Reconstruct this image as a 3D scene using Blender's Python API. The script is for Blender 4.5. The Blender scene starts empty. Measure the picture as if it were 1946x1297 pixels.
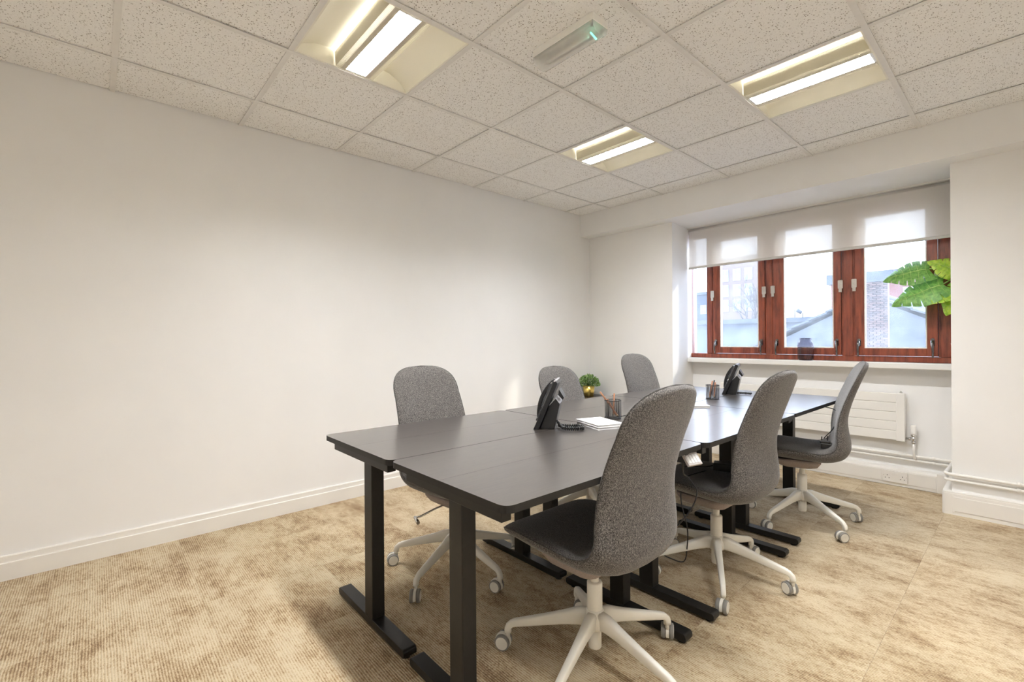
import bpy, math, random
from mathutils import Vector, Matrix
random.seed(7)
D = bpy.data
SC = bpy.context.scene
COL = SC.collection
PI = math.pi

# ------------------------------------------------------------------ camera
FPX, YAW, CYP, ROLL = 883.71, 0.8405, 646.53, -0.0065
CAM = Vector((3.252, -0.0732, 1.1223))
cd = D.cameras.new('camera'); cd.sensor_width = 36.0; cd.lens = FPX / 1946 * 36.0
cd.shift_y = (CYP - 648.5) / 1946; cd.clip_start = 0.02; cd.clip_end = 300
cam = D.objects.new('camera', cd); COL.objects.link(cam); SC.camera = cam
_f = Vector((-math.sin(YAW), math.cos(YAW), 0)); _r = Vector((math.cos(YAW), math.sin(YAW), 0)); _u = Vector((0, 0, 1))
_x = _r * math.cos(ROLL) + _u * math.sin(ROLL); _y = _u * math.cos(ROLL) - _r * math.sin(ROLL); _z = -_f
cam.matrix_world = Matrix(((_x.x, _y.x, _z.x, CAM.x), (_x.y, _y.y, _z.y, CAM.y), (_x.z, _y.z, _z.z, CAM.z), (0, 0, 0, 1)))

# ------------------------------------------------------------------ sky, sun, exposure
W = D.worlds.new('sky'); SC.world = W; W.use_nodes = True
wn = W.node_tree.nodes; wl = W.node_tree.links; wn.clear()
wo = wn.new('ShaderNodeOutputWorld'); wb = wn.new('ShaderNodeBackground')
tc = wn.new('ShaderNodeTexCoord'); sx = wn.new('ShaderNodeSeparateXYZ'); rp = wn.new('ShaderNodeValToRGB')
rp.color_ramp.elements[0].position = 0.0; rp.color_ramp.elements[0].color = (0.90, 0.94, 1.0, 1)
rp.color_ramp.elements[1].position = 0.6; rp.color_ramp.elements[1].color = (0.66, 0.80, 1.0, 1)
wl.new(tc.outputs['Generated'], sx.inputs[0]); wl.new(sx.outputs['Z'], rp.inputs[0])
wl.new(rp.outputs[0], wb.inputs['Color']); wl.new(wb.outputs[0], wo.inputs['Surface'])
wb.inputs['Strength'].default_value = 2.7
sl = D.lights.new('sun', 'SUN'); sl.energy = 0.85; sl.angle = math.radians(3.0); sl.color = (1.0, 0.88, 0.70)
sun = D.objects.new('sun', sl); COL.objects.link(sun); sun.location = (8, 14, 9)
sun.rotation_euler = Vector((-0.11, -0.12, -0.085)).to_track_quat('-Z', 'Y').to_euler()
LAMP_W = 12.5
SC.view_settings.view_transform = 'Standard'
try: SC.view_settings.look = 'None'
except Exception: pass
SC.view_settings.gamma = 1.0
SC.view_settings.use_curve_mapping = False
SC.view_settings.exposure = 1.58
SC.cycles.diffuse_bounces = 7
SC.cycles.max_bounces = 10
SC.cycles.transparent_max_bounces = 12
SC.cycles.caustics_reflective = False
SC.cycles.caustics_refractive = False
SC.cycles.sample_clamp_indirect = 8.0

# ------------------------------------------------------------------ materials
MATS = {}
def nmat(name):
    m = D.materials.new(name); m.use_nodes = True; n = m.node_tree.nodes; l = m.node_tree.links
    return m, n, l, n['Principled BSDF']
def mat(name, col, rough=0.5, metal=0.0, var=0.06, scale=40.0, bump=0.0, bscale=None, spec=0.5, coat=0.0, stretch=None, detail=3.0):
    """principled surface whose colour drifts slightly with a noise texture"""
    if name in MATS: return MATS[name]
    m, n, l, b = nmat(name)
    t = n.new('ShaderNodeTexCoord'); no = n.new('ShaderNodeTexNoise'); no.inputs['Scale'].default_value = scale; no.inputs['Detail'].default_value = detail
    src = t.outputs['Object']
    if stretch:
        mp = n.new('ShaderNodeMapping'); mp.inputs['Scale'].default_value = stretch; l.new(src, mp.inputs['Vector']); src = mp.outputs[0]
    l.new(src, no.inputs['Vector'])
    r = n.new('ShaderNodeValToRGB')
    r.color_ramp.elements[0].position = 0.3; r.color_ramp.elements[1].position = 0.7
    r.color_ramp.elements[0].color = (*[max(0, c * (1 - var)) for c in col], 1)
    r.color_ramp.elements[1].color = (*[min(1, c * (1 + var)) for c in col], 1)
    l.new(no.outputs['Fac'], r.inputs[0]); l.new(r.outputs[0], b.inputs['Base Color'])
    b.inputs['Roughness'].default_value = rough; b.inputs['Metallic'].default_value = metal
    b.inputs['Specular IOR Level'].default_value = spec; b.inputs['Coat Weight'].default_value = coat
    if bump:
        n2 = n.new('ShaderNodeTexNoise'); n2.inputs['Scale'].default_value = bscale or scale * 3; l.new(src, n2.inputs['Vector'])
        bp = n.new('ShaderNodeBump'); bp.inputs['Strength'].default_value = bump; bp.inputs['Distance'].default_value = 0.002
        l.new(n2.outputs['Fac'], bp.inputs['Height']); l.new(bp.outputs[0], b.inputs['Normal'])
    MATS[name] = m; return m
def emat(name, col, s):
    m, n, l, b = nmat(name)
    b.inputs['Base Color'].default_value = (*col, 1); b.inputs['Emission Color'].default_value = (*col, 1); b.inputs['Emission Strength'].default_value = s
    MATS[name] = m; return m
M_wall = mat('wall_paint', (0.865, 0.86, 0.848), 0.7, var=0.012, scale=3, bump=0.06, bscale=500)
M_gloss = mat('white_gloss_paint', (0.82, 0.80, 0.755), 0.35, var=0.015, scale=6)
M_plas = mat('white_plastic', (0.83, 0.81, 0.77), 0.35, var=0.01, scale=9)
M_steel = mat('chair_white_metal', (0.80, 0.775, 0.70), 0.42, var=0.02, scale=12)
M_grey = mat('caster_grey_rubber', (0.25, 0.24, 0.22), 0.6, var=0.05)
M_blk = mat('black_powder_coat', (0.012, 0.011, 0.010), 0.42, spec=0.35, var=0.15, scale=60)
M_blkp = mat('black_plastic', (0.012, 0.012, 0.013), 0.28, var=0.1)
M_silv = mat('silver_plastic', (0.55, 0.55, 0.58), 0.3, metal=0.6, var=0.03)
M_chrome = mat('brushed_chrome', (0.70, 0.69, 0.67), 0.25, metal=1.0, var=0.05, scale=80)
M_gold = mat('brushed_brass', (0.83, 0.62, 0.18), 0.28, metal=1.0, var=0.06, scale=20, stretch=(1, 1, 12))
M_copper = mat('copper_foil', (0.80, 0.42, 0.27), 0.3, metal=0.75, var=0.08, scale=30)
M_dark = mat('dark_opening', (0.01, 0.01, 0.01), 0.8)
M_board = mat('desk_board_black_brown', (0.036, 0.029, 0.024), 0.40, var=0.22, scale=18, stretch=(8, 0.6, 8), spec=0.7, coat=0.85)
M_board.node_tree.nodes['Principled BSDF'].inputs['Coat Roughness'].default_value = 0.22
M_board.node_tree.nodes['Principled BSDF'].inputs['Coat IOR'].default_value = 1.75
M_board.node_tree.nodes['Principled BSDF'].inputs['IOR'].default_value = 1.6
M_edge = mat('desk_edge_band', (0.012, 0.011, 0.010), 0.5, var=0.1, scale=30, spec=0.35)
M_cab = mat('cabinet_black_brown', (0.035, 0.027, 0.021), 0.35, var=0.25, scale=14, stretch=(0.7, 8, 8))
M_paper = mat('notebook_white', (0.86, 0.86, 0.85), 0.6, var=0.01)
M_taupe = mat('seat_underside_felt', (0.30, 0.25, 0.225), 0.9, var=0.12, scale=220)
M_tray = mat('lamp_tray_enamel', (0.88, 0.86, 0.78), 0.5, var=0.01, scale=5)
M_bar = mat('ceiling_grid_bar', (0.80, 0.79, 0.77), 0.55, var=0.02)
M_shadow = mat('dark_gap', (0.05, 0.04, 0.03), 0.9)

def fabric(name, dark, light):
    m, n, l, b = nmat(name)
    t = n.new('ShaderNodeTexCoord')
    a = n.new('ShaderNodeTexNoise'); a.inputs['Scale'].default_value = 420; a.inputs['Detail'].default_value = 2.0; a.inputs['Roughness'].default_value = 0.75
    mp = n.new('ShaderNodeMapping'); mp.inputs['Scale'].default_value = (1, 1, 0.55)
    l.new(t.outputs['Object'], mp.inputs['Vector']); l.new(mp.outputs[0], a.inputs['Vector'])
    r = n.new('ShaderNodeValToRGB'); e = r.color_ramp.elements
    e[0].position = 0.36; e[0].color = (*dark, 1); e[1].position = 0.68; e[1].color = (*light, 1)
    mid = e.new(0.5); mid.color = (*[(x * 0.68 + y * 0.32) for x, y in zip(dark, light)], 1)
    l.new(a.outputs['Fac'], r.inputs[0]); l.new(r.outputs[0], b.inputs['Base Color'])
    b.inputs['Roughness'].default_value = 0.95; b.inputs['Specular IOR Level'].default_value = 0.15
    b.inputs['Sheen Weight'].default_value = 0.25; b.inputs['Sheen Roughness'].default_value = 0.5
    bp = n.new('ShaderNodeBump'); bp.inputs['Strength'].default_value = 0.35; bp.inputs['Distance'].default_value = 0.001
    l.new(a.outputs['Fac'], bp.inputs['Height']); l.new(bp.outputs[0], b.inputs['Normal'])
    MATS[name] = m; return m
M_fab = fabric('melange_grey_wool', (0.024, 0.022, 0.022), (0.27, 0.25, 0.23))

def tile_mat():
    m, n, l, b = nmat('mineral_fibre_tile')
    t = n.new('ShaderNodeTexCoord'); oi = n.new('ShaderNodeObjectInfo')
    ad = n.new('ShaderNodeVectorMath'); ad.operation = 'ADD'
    sc = n.new('ShaderNodeVectorMath'); sc.operation = 'SCALE'; sc.inputs[0].default_value = (37, 91, 13); l.new(oi.outputs['Random'], sc.inputs['Scale'])
    l.new(t.outputs['Object'], ad.inputs[0]); l.new(sc.outputs[0], ad.inputs[1])
    ns = n.new('ShaderNodeTexNoise'); ns.inputs['Scale'].default_value = 60; ns.inputs['Detail'].default_value = 2
    l.new(ad.outputs[0], ns.inputs['Vector'])
    dx = n.new('ShaderNodeVectorMath'); dx.operation = 'SCALE'; dx.inputs['Scale'].default_value = 0.012; l.new(ns.outputs['Color'], dx.inputs[0])
    a2 = n.new('ShaderNodeVectorMath'); a2.operation = 'ADD'; l.new(ad.outputs[0], a2.inputs[0]); l.new(dx.outputs[0], a2.inputs[1])
    v = n.new('ShaderNodeTexVoronoi'); v.inputs['Scale'].default_value = 125; l.new(a2.outputs[0], v.inputs['Vector'])
    sp = n.new('ShaderNodeSeparateColor'); l.new(v.outputs['Color'], sp.inputs[0])
    th = n.new('ShaderNodeMath'); th.operation = 'MULTIPLY'; th.inputs[1].default_value = 0.37; l.new(sp.outputs[0], th.inputs[0])
    lt = n.new('ShaderNodeMath'); lt.operation = 'LESS_THAN'; l.new(v.outputs['Distance'], lt.inputs[0]); l.new(th.outputs[0], lt.inputs[1])
    mx = n.new('ShaderNodeMix'); mx.data_type = 'RGBA'; l.new(lt.outputs[0], mx.inputs['Factor'])
    n3 = n.new('ShaderNodeTexNoise'); n3.inputs['Scale'].default_value = 170; l.new(ad.outputs[0], n3.inputs['Vector'])
    r = n.new('ShaderNodeValToRGB'); r.color_ramp.elements[0].position = 0.3; r.color_ramp.elements[1].position = 0.7
    r.color_ramp.elements[0].color = (0.86, 0.855, 0.84, 1); r.color_ramp.elements[1].color = (0.95, 0.945, 0.93, 1); l.new(n3.outputs['Fac'], r.inputs[0])
    l.new(r.outputs[0], mx.inputs['A']); mx.inputs['B'].default_value = (0.34, 0.31, 0.275, 1)
    l.new(mx.outputs['Result'], b.inputs['Base Color']); b.inputs['Roughness'].default_value = 0.95
    inv = n.new('ShaderNodeMath'); inv.operation = 'SUBTRACT'; inv.inputs[0].default_value = 1; l.new(lt.outputs[0], inv.inputs[1])
    bp = n.new('ShaderNodeBump'); bp.inputs['Strength'].default_value = 0.4; bp.inputs['Distance'].default_value = 0.002
    l.new(inv.outputs[0], bp.inputs['Height']); l.new(bp.outputs[0], b.inputs['Normal'])
    return m
M_tile = tile_mat()

def carpet_mat():
    m, n, l, b = nmat('ribbed_carpet')
    t = n.new('ShaderNodeTexCoord'); g = n.new('ShaderNodeNewGeometry'); oi = n.new('ShaderNodeObjectInfo')
    pos = g.outputs['Position']
    # each tile takes its own cut out of the woven pattern
    sc = n.new('ShaderNodeVectorMath'); sc.operation = 'SCALE'; sc.inputs[0].default_value = (1.7, 0.9, 3.0); l.new(oi.outputs['Random'], sc.inputs['Scale'])
    ad = n.new('ShaderNodeVectorMath'); ad.operation = 'ADD'; l.new(pos, ad.inputs[0]); l.new(sc.outputs[0], ad.inputs[1])
    def noise(s, stretch, det=4.0, rough=0.6, src=None):
        mp = n.new('ShaderNodeMapping'); mp.inputs['Scale'].default_value = stretch; l.new(src or ad.outputs[0], mp.inputs['Vector'])
        q = n.new('ShaderNodeTexNoise'); q.inputs['Scale'].default_value = s; q.inputs['Detail'].default_value = det; q.inputs['Roughness'].default_value = rough
        l.new(mp.outputs[0], q.inputs['Vector']); return q.outputs['Fac']
    def mth(op, a, c, clamp=False):
        q = n.new('ShaderNodeMath'); q.operation = op; q.use_clamp = clamp
        for i, v in enumerate((a, c)):
            if isinstance(v, (int, float)): q.inputs[i].default_value = v
            else: l.new(v, q.inputs[i])
        return q.outputs[0]
    blot = noise(4.4, (0.85, 1.4, 1), 9, 0.72)            # broad worn patches
    streak = noise(48, (0.6, 1.3, 1), 4, 0.75)            # yarn streaks along the ribs
    fine = noise(240, (0.45, 1.0, 1), 2, 0.7)             # loop sparkle
    sep = n.new('ShaderNodeSeparateXYZ'); l.new(pos, sep.inputs[0])
    wob = noise(30, (0.3, 1, 1), 2, 0.5, pos)
    ph = mth('ADD', mth('MULTIPLY', sep.outputs['Y'], 2 * PI / 0.0085), mth('MULTIPLY', wob, 5.0))
    rib = mth('ADD', mth('MULTIPLY', mth('SINE', ph, 0), 0.5), 0.5)
    s = mth('ADD', mth('MULTIPLY', blot, 1.25), mth('MULTIPLY', streak, 0.55))
    s = mth('ADD', s, mth('MULTIPLY', fine, 0.70))
    s = mth('ADD', s, mth('MULTIPLY', mth('SUBTRACT', rib, 0.5), -0.22))
    s = mth('SUBTRACT', s, 0.775)
    r = n.new('ShaderNodeValToRGB'); e = r.color_ramp.elements
    e[0].position = 0.30; e[0].color = (0.60, 0.505, 0.35, 1); e[1].position = 0.78; e[1].color = (0.19, 0.115, 0.058, 1)
    k = e.new(0.45); k.color = (0.53, 0.428, 0.278, 1); k = e.new(0.60); k.color = (0.36, 0.25, 0.137, 1)
    l.new(s, r.inputs[0]); l.new(r.outputs[0], b.inputs['Base Color'])
    b.inputs['Roughness'].default_value = 1.0; b.inputs['Specular IOR Level'].default_value = 0.1
    b.inputs['Sheen Weight'].default_value = 0.15
    bp = n.new('ShaderNodeBump'); bp.inputs['Strength'].default_value = 0.5; bp.inputs['Distance'].default_value = 0.003
    l.new(mth('ADD', rib, mth('MULTIPLY', fine, 0.6)), bp.inputs['Height']); l.new(bp.outputs[0], b.inputs['Normal'])
    return m
M_carpet = carpet_mat()

def wood_mat():
    m, n, l, b = nmat('stained_hardwood')
    t = n.new('ShaderNodeTexCoord'); mp = n.new('ShaderNodeMapping'); mp.inputs['Scale'].default_value = (6, 6, 0.8)
    l.new(t.outputs['Object'], mp.inputs['Vector'])
    a = n.new('ShaderNodeTexNoise'); a.inputs['Scale'].default_value = 6; a.inputs['Detail'].default_value = 6; a.inputs['Roughness'].default_value = 0.65
    l.new(mp.outputs[0], a.inputs['Vector'])
    r = n.new('ShaderNodeValToRGB'); e = r.color_ramp.elements
    e[0].position = 0.32; e[0].color = (0.115, 0.022, 0.013, 1); e[1].position = 0.72; e[1].color = (0.36, 0.088, 0.040, 1)
    l.new(a.outputs['Fac'], r.inputs[0]); l.new(r.outputs[0], b.inputs['Base Color'])
    b.inputs['Roughness'].default_value = 0.32; b.inputs['Coat Weight'].default_value = 0.2
    return m
M_wood = wood_mat()

def schlick(n, l, r0, normal=None):
    lw = n.new('ShaderNodeLayerWeight'); lw.inputs['Blend'].default_value = 0.5
    if normal is not None: l.new(normal, lw.inputs['Normal'])
    pw = n.new('ShaderNodeMath'); pw.operation = 'POWER'; pw.inputs[1].default_value = 5; l.new(lw.outputs['Facing'], pw.inputs[0])
    ma = n.new('ShaderNodeMath'); ma.operation = 'MULTIPLY_ADD'; ma.inputs[1].default_value = 1 - r0; ma.inputs[2].default_value = r0; l.new(pw.outputs[0], ma.inputs[0])
    return ma
def glass_mat(name, tint, haze, hcol):
    """thin dusty pane: see-through, a Fresnel reflection and a film of dust"""
    m = D.materials.new(name); m.use_nodes = True; n = m.node_tree.nodes; l = m.node_tree.links; n.clear()
    o = n.new('ShaderNodeOutputMaterial'); tr = n.new('ShaderNodeBsdfTransparent'); tr.inputs[0].default_value = (*tint, 1)
    gl = n.new('ShaderNodeBsdfGlossy'); gl.inputs['Roughness'].default_value = 0.02
    fr = schlick(n, l, 0.03)
    ns = n.new('ShaderNodeTexNoise'); ns.inputs['Scale'].default_value = 7; ns.inputs['Detail'].default_value = 5
    t = n.new('ShaderNodeTexCoord'); l.new(t.outputs['Object'], ns.inputs['Vector'])
    mu = n.new('ShaderNodeMath'); mu.operation = 'MULTIPLY'; mu.inputs[1].default_value = haze * 2; l.new(ns.outputs['Fac'], mu.inputs[0])
    tl = n.new('ShaderNodeBsdfTranslucent'); tl.inputs[0].default_value = (*hcol, 1)
    m1 = n.new('ShaderNodeMixShader'); l.new(fr.outputs[0], m1.inputs[0]); l.new(tr.outputs[0], m1.inputs[1]); l.new(gl.outputs[0], m1.inputs[2])
    m2 = n.new('ShaderNodeMixShader'); l.new(mu.outputs[0], m2.inputs[0]); l.new(m1.outputs[0], m2.inputs[1]); l.new(tl.outputs[0], m2.inputs[2])
    l.new(m2.outputs[0], o.inputs['Surface']); return m
M_pane = glass_mat('dusty_window_glass', (0.93, 0.96, 1.0), 0.06, (0.85, 0.92, 1.0))
M_clear = mat('clear_diffuser', (0.84, 0.84, 0.81), 0.18, var=0.05, scale=30)
M_clear.node_tree.nodes['Principled BSDF'].inputs['Alpha'].default_value = 0.42

def blind_mat():
    m = D.materials.new('screen_blind_fabric'); m.use_nodes = True; n = m.node_tree.nodes; l = m.node_tree.links; n.clear()
    o = n.new('ShaderNodeOutputMaterial'); tr = n.new('ShaderNodeBsdfTransparent'); tr.inputs[0].default_value = (1, 1, 1, 1)
    df = n.new('ShaderNodeBsdfDiffuse'); tl = n.new('ShaderNodeBsdfTranslucent')
    t = n.new('ShaderNodeTexCoord'); ns = n.new('ShaderNodeTexNoise'); ns.inputs['Scale'].default_value = 300
    l.new(t.outputs['Object'], ns.inputs['Vector'])
    r = n.new('ShaderNodeValToRGB'); r.color_ramp.elements[0].color = (0.86, 0.83, 0.78, 1); r.color_ramp.elements[1].color = (0.95, 0.93, 0.89, 1)
    l.new(ns.outputs['Fac'], r.inputs[0]); l.new(r.outputs[0], df.inputs[0]); tl.inputs[0].default_value = (0.95, 0.92, 0.87, 1)
    m1 = n.new('ShaderNodeMixShader'); m1.inputs[0].default_value = 0.26; l.new(df.outputs[0], m1.inputs[1]); l.new(tl.outputs[0], m1.inputs[2])
    m2 = n.new('ShaderNodeMixShader'); m2.inputs[0].default_value = 0.23; l.new(m1.outputs[0], m2.inputs[1]); l.new(tr.outputs[0], m2.inputs[2])
    l.new(m2.outputs[0], o.inputs['Surface']); return m
M_blind = blind_mat()

def mesh_mat(name, col, dens, scale, rough=0.45, metal=0.6):
    """fine wire mesh or perforated sheet: see-through between the strands"""
    m = D.materials.new(name); m.use_nodes = True; n = m.node_tree.nodes; l = m.node_tree.links; b = n['Principled BSDF']
    b.inputs['Base Color'].default_value = (*col, 1); b.inputs['Roughness'].default_value = rough; b.inputs['Metallic'].default_value = metal
    t = n.new('ShaderNodeTexCoord'); v = n.new('ShaderNodeTexVoronoi'); v.inputs['Scale'].default_value = scale; v.inputs['Randomness'].default_value = 0.0
    l.new(t.outputs['Object'], v.inputs['Vector'])
    g = n.new('ShaderNodeMath'); g.operation = 'GREATER_THAN'; g.inputs[1].default_value = dens; l.new(v.outputs['Distance'], g.inputs[0])
    l.new(g.outputs[0], b.inputs['Alpha']); return m
M_wire = mesh_mat('black_wire_mesh', (0.03, 0.03, 0.032), 0.53, 420, 0.4, 0.5)
M_perf = mesh_mat('perforated_steel', (0.62, 0.585, 0.48), 0.20, 190, 0.5, 0.0)

# ------------------------------------------------------------------ mesh building
class MB:
    def __init__(s): s.v = []; s.f = []; s.sm = []
    def add(s, vs, fs, smooth=False):
        o = len(s.v); s.v += [tuple(p) for p in vs]; s.f += [tuple(i + o for i in q) for q in fs]; s.sm += [smooth] * len(fs); return s
    def box(s, a, b):
        (x0, y0, z0), (x1, y1, z1) = a, b
        return s.add([(x0, y0, z0), (x1, y0, z0), (x1, y1, z0), (x0, y1, z0), (x0, y0, z1), (x1, y0, z1), (x1, y1, z1), (x0, y1, z1)],
                     [(3, 2, 1, 0), (4, 5, 6, 7), (0, 1, 5, 4), (1, 2, 6, 5), (2, 3, 7, 6), (3, 0, 4, 7)])
    def loft(s, rings, cap=True, closed=True, smooth=True):
        n = len(rings[0]); vs = [p for r in rings for p in r]; fs = []
        for i in range(len(rings) - 1):
            for j in range(n if closed else n - 1):
                k = (j + 1) % n; fs.append((i * n + j, i * n + k, (i + 1) * n + k, (i + 1) * n + j))
        s.add(vs, fs, smooth)
        if cap:
            o = len(s.v) - len(vs)
            s.f += [tuple(o + j for j in reversed(range(n))), tuple(o + (len(rings) - 1) * n + j for j in range(n))]; s.sm += [False, False]
        return s
    def tube(s, path, r, n=10, cap=True, smooth=True):
        path = [Vector(p) for p in path]; rr = r if isinstance(r, (list, tuple)) else [r] * len(path)
        rings = []; up = None
        for i, p in enumerate(path):
            a = path[max(i - 1, 0)]; b = path[min(i + 1, len(path) - 1)]; t = (b - a).normalized()
            if up is None: up = Vector((0, 0, 1)) if abs(t.z) < 0.9 else Vector((1, 0, 0))
            x = t.cross(up)
            if x.length < 1e-5: x = t.cross(Vector((0, 1, 0.3)))
            x.normalize(); y = x.cross(t).normalized(); up = y
            rings.append([p + (x * math.cos(2 * PI * k / n) + y * math.sin(2 * PI * k / n)) * rr[i] for k in range(n)])
        return s.loft(rings, cap, True, smooth)
    def lathe(s, prof, c=(0, 0, 0), n=24, cap=True, smooth=True):
        rings = [[(c[0] + r * math.cos(2 * PI * k / n), c[1] + r * math.sin(2 * PI * k / n), c[2] + z) for k in range(n)] for r, z in prof]
        return s.loft(rings, cap, True, smooth)
    def prism(s, poly, lo, hi, axis='z', smooth=False):
        """poly: 2-D outline; extruded along axis"""
        def P(u, v, w): return {'z': (u, v, w), 'y': (u, w, v), 'x': (w, u, v)}[axis]
        return s.loft([[P(u, v, lo) for u, v in poly], [P(u, v, hi) for u, v in poly]], True, True, smooth)
    def xf(s, M):
        s.v = [tuple(M @ Vector(p)) for p in s.v]; return s
    def build(s, name, m, parent=None, bevel=0.0, loc=None, seg=2):
        me = D.meshes.new(name); me.from_pydata(s.v, [], s.f)
        me.polygons.foreach_set('use_smooth', s.sm); me.update()
        import bmesh
        bm = bmesh.new(); bm.from_mesh(me); bmesh.ops.recalc_face_normals(bm, faces=bm.faces); bm.to_mesh(me); bm.free()
        me.materials.append(m)
        o = D.objects.new(name, me); COL.objects.link(o)
        if parent is not None: o.parent = parent
        if loc is not None: o.location = loc
        if bevel:
            b = o.modifiers.new('bevel', 'BEVEL'); b.width = bevel; b.segments = seg; b.limit_method = 'ANGLE'; b.angle_limit = math.radians(40)
        return o
def tag(o, label=None, cat=None, group=None, kind=None):
    if label: o['label'] = label
    if cat: o['category'] = cat
    if group: o['group'] = group
    if kind: o['kind'] = kind
    return o
def empty(name, loc=(0, 0, 0), rz=0.0, label=None, cat=None, group=None, kind=None):
    o = D.objects.new(name, None); o.empty_display_size = 0.1; COL.objects.link(o); o.location = loc; o.rotation_euler = (0, 0, rz)
    return tag(o, label, cat, group, kind)
KIDS = {}
def copy_tree(o, parent=None):
    c = o.copy(); COL.objects.link(c); c.parent = parent
    for ch in [x for x in list(o.children)]: copy_tree(ch, c)
    return c
def rrect(x0, y0, x1, y1, r, n=6, corners=(1, 1, 1, 1)):
    """rounded rectangle outline; corners flags: (x0y0, x1y0, x1y1, x0y1)"""
    out = []
    for (cx, cy, a0, fl, px, py) in ((x0 + r, y0 + r, PI, corners[0], x0, y0), (x1 - r, y0 + r, 1.5 * PI, corners[1], x1, y0), (x1 - r, y1 - r, 0, corners[2], x1, y1), (x0 + r, y1 - r, 0.5 * PI, corners[3], x0, y1)):
        if not fl: out.append((px, py)); continue
        for k in range(n + 1):
            a = a0 + 0.5 * PI * k / n; out.append((cx + r * math.cos(a), cy + r * math.sin(a)))
    return out
# ------------------------------------------------------------------ the room shell
H, HB, YB, YF, YR = 2.457, 2.2305, 3.845, 4.0, 4.49
XR, YK = 4.4, -1.2
GX0 = 0.38
def struct(name, mb, m, label=None, bevel=0.0):
    o = mb.build(name, m, None, bevel); o['kind'] = 'structure'
    if label: o['label'] = label
    return o
floor = struct('floor', MB().box((-0.1, YK - 0.1, -0.12), (XR + 0.1, 4.6, -0.006)), M_shadow, 'beige and brown patterned carpet tile floor')
# carpet tiles 0.5 m square; full tiles share one mesh
TS = 0.5
full_me = None
for i in range(-6, 4):
    for j in range(-12, 3):
        x0, y0 = 2.878 + TS * i, 3.27 + TS * j
        a, b = max(x0, 0.0), max(y0, YK); c, d = min(x0 + TS, XR), min(y0 + TS, 4.425)
        if c - a < 0.02 or d - b < 0.02: continue
        if b >= YF - 0.02 and (c < 1.0 or a > 2.87): continue
        whole = abs(c - a - TS) < 1e-6 and abs(d - b - TS) < 1e-6
        if whole and full_me is not None:
            o = D.objects.new('carpet_tile', full_me); COL.objects.link(o); o.parent = floor
        else:
            o = MB().box((a - x0 - TS / 2 + 0.0004, b - y0 - TS / 2 + 0.0004, -0.006), (c - x0 - TS / 2 - 0.0004, d - y0 - TS / 2 - 0.0004, 0.0)).build('carpet_tile', M_carpet, floor)
            if whole: full_me = o.data
        o.location = (x0 + TS / 2, y0 + TS / 2, 0)

struct('wall_left', MB().box((-0.1, YK - 0.1, 0), (0, 4.6, 2.64)), M_wall, 'long plain off-white wall beside the desks')
struct('wall_back', MB().box((-0.1, YK - 0.1, 0), (XR + 0.1, YK, 2.64)), M_wall)
struct('wall_right', MB().box((XR, YK, 0), (XR + 0.1, 4.6, 2.64)), M_wall)
struct('wall_far', MB().prism([(0, YF), (0.985, YF), (0.925, 4.6), (0, 4.6)], 0, HB), M_wall, 'off-white wall section left of the window recess')
struct('wall_beam', MB().box((0, YB, HB), (XR, 4.6, 2.64)), M_wall, 'boxed-in beam running above the window recess')
struct('wall_pillar', MB().prism([(2.91, YF), (XR, YF), (XR, 4.6), (3.05, 4.6), (3.05, 4.2), (2.91, 4.2)], 0.0, HB), M_wall, 'off-white pillar wall right of the window')
struct('wall_recess', MB().prism([(2.91, 4.2005), (3.0495, 4.2005), (3.0495, 4.6), (0.925, 4.6), (0.936, YR), (2.91, YR)], 0, 0.889), M_wall, 'off-white wall under the window sill')
struct('wall_window', MB().box((0.925, 4.4525, 0.8895), (2.955, 4.6, 0.9345)).box((2.955, 4.4525, 0.8895), (3.05, 4.6, HB)), M_wall)

# skirting along the left wall: lower board with a thinner upper step
bl = struct('baseboard_left', MB().prism([(0, 0), (0.019, 0), (0.019, 0.081), (0.017, 0.084), (0.011, 0.084), (0.011, 0.111), (0.008, 0.116), (0, 0.116)], YK, YF, 'y'), M_gloss, 'off-white stepped skirting board along the long wall')
struct('baseboard_far', MB().prism([(YF, 0), (YF - 0.019, 0), (YF - 0.019, 0.084), (YF - 0.011, 0.084), (YF - 0.011, 0.116), (YF, 0.116)], 0.02, 0.985, 'x'), M_gloss)

# ceiling: suspended grid with mineral tiles
ceil = struct('ceiling', MB().box((-0.1, YK - 0.1, 2.60), (XR + 0.1, YB + 0.1, 2.66)), M_shadow, 'suspended ceiling of speckled square tiles')
LIGHT_CELLS = {(1, 1), (1, 4), (3, 4), (3, 1), (5, 1)}
tile_me = None
for i in range(-1, 7):
    for j in range(-4, 7):
        if (i, j) in LIGHT_CELLS: continue
        x0, y0 = GX0 + 0.6 * i, 0.6 * j
        a, b = max(x0 + 0.004, 0.007), max(y0 + 0.004, YK + 0.004); c, d = min(x0 + 0.596, XR - 0.007), min(y0 + 0.596, YB - 0.004)
        if c - a < 0.02 or d - b < 0.02: continue
        whole = c - a > 0.59 and d - b > 0.59
        if whole and tile_me is not None:
            o = D.objects.new('ceiling_tile', tile_me); COL.objects.link(o); o.parent = ceil
        else:
            o = MB().box((a - x0 - 0.3, b - y0 - 0.3, 0.0), (c - x0 - 0.3, d - y0 - 0.3, 0.015)).build('ceiling_tile', M_tile, ceil)
            if whole: tile_me = o.data
        o.location = (x0 + 0.3, y0 + 0.3, H + 0.0065 + random.uniform(-0.001, 0.0012))
bw = 0.012
for i in range(0, 7):                       # main runners along the room
    x = GX0 + 0.6 * i
    if x < XR: MB().box((x - bw, YK, H), (x + bw, YB, H + 0.003)).box((x - 0.002, YK, H + 0.003), (x + 0.002, YB, H + 0.03)).build('grid_bar', M_bar, ceil)
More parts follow.
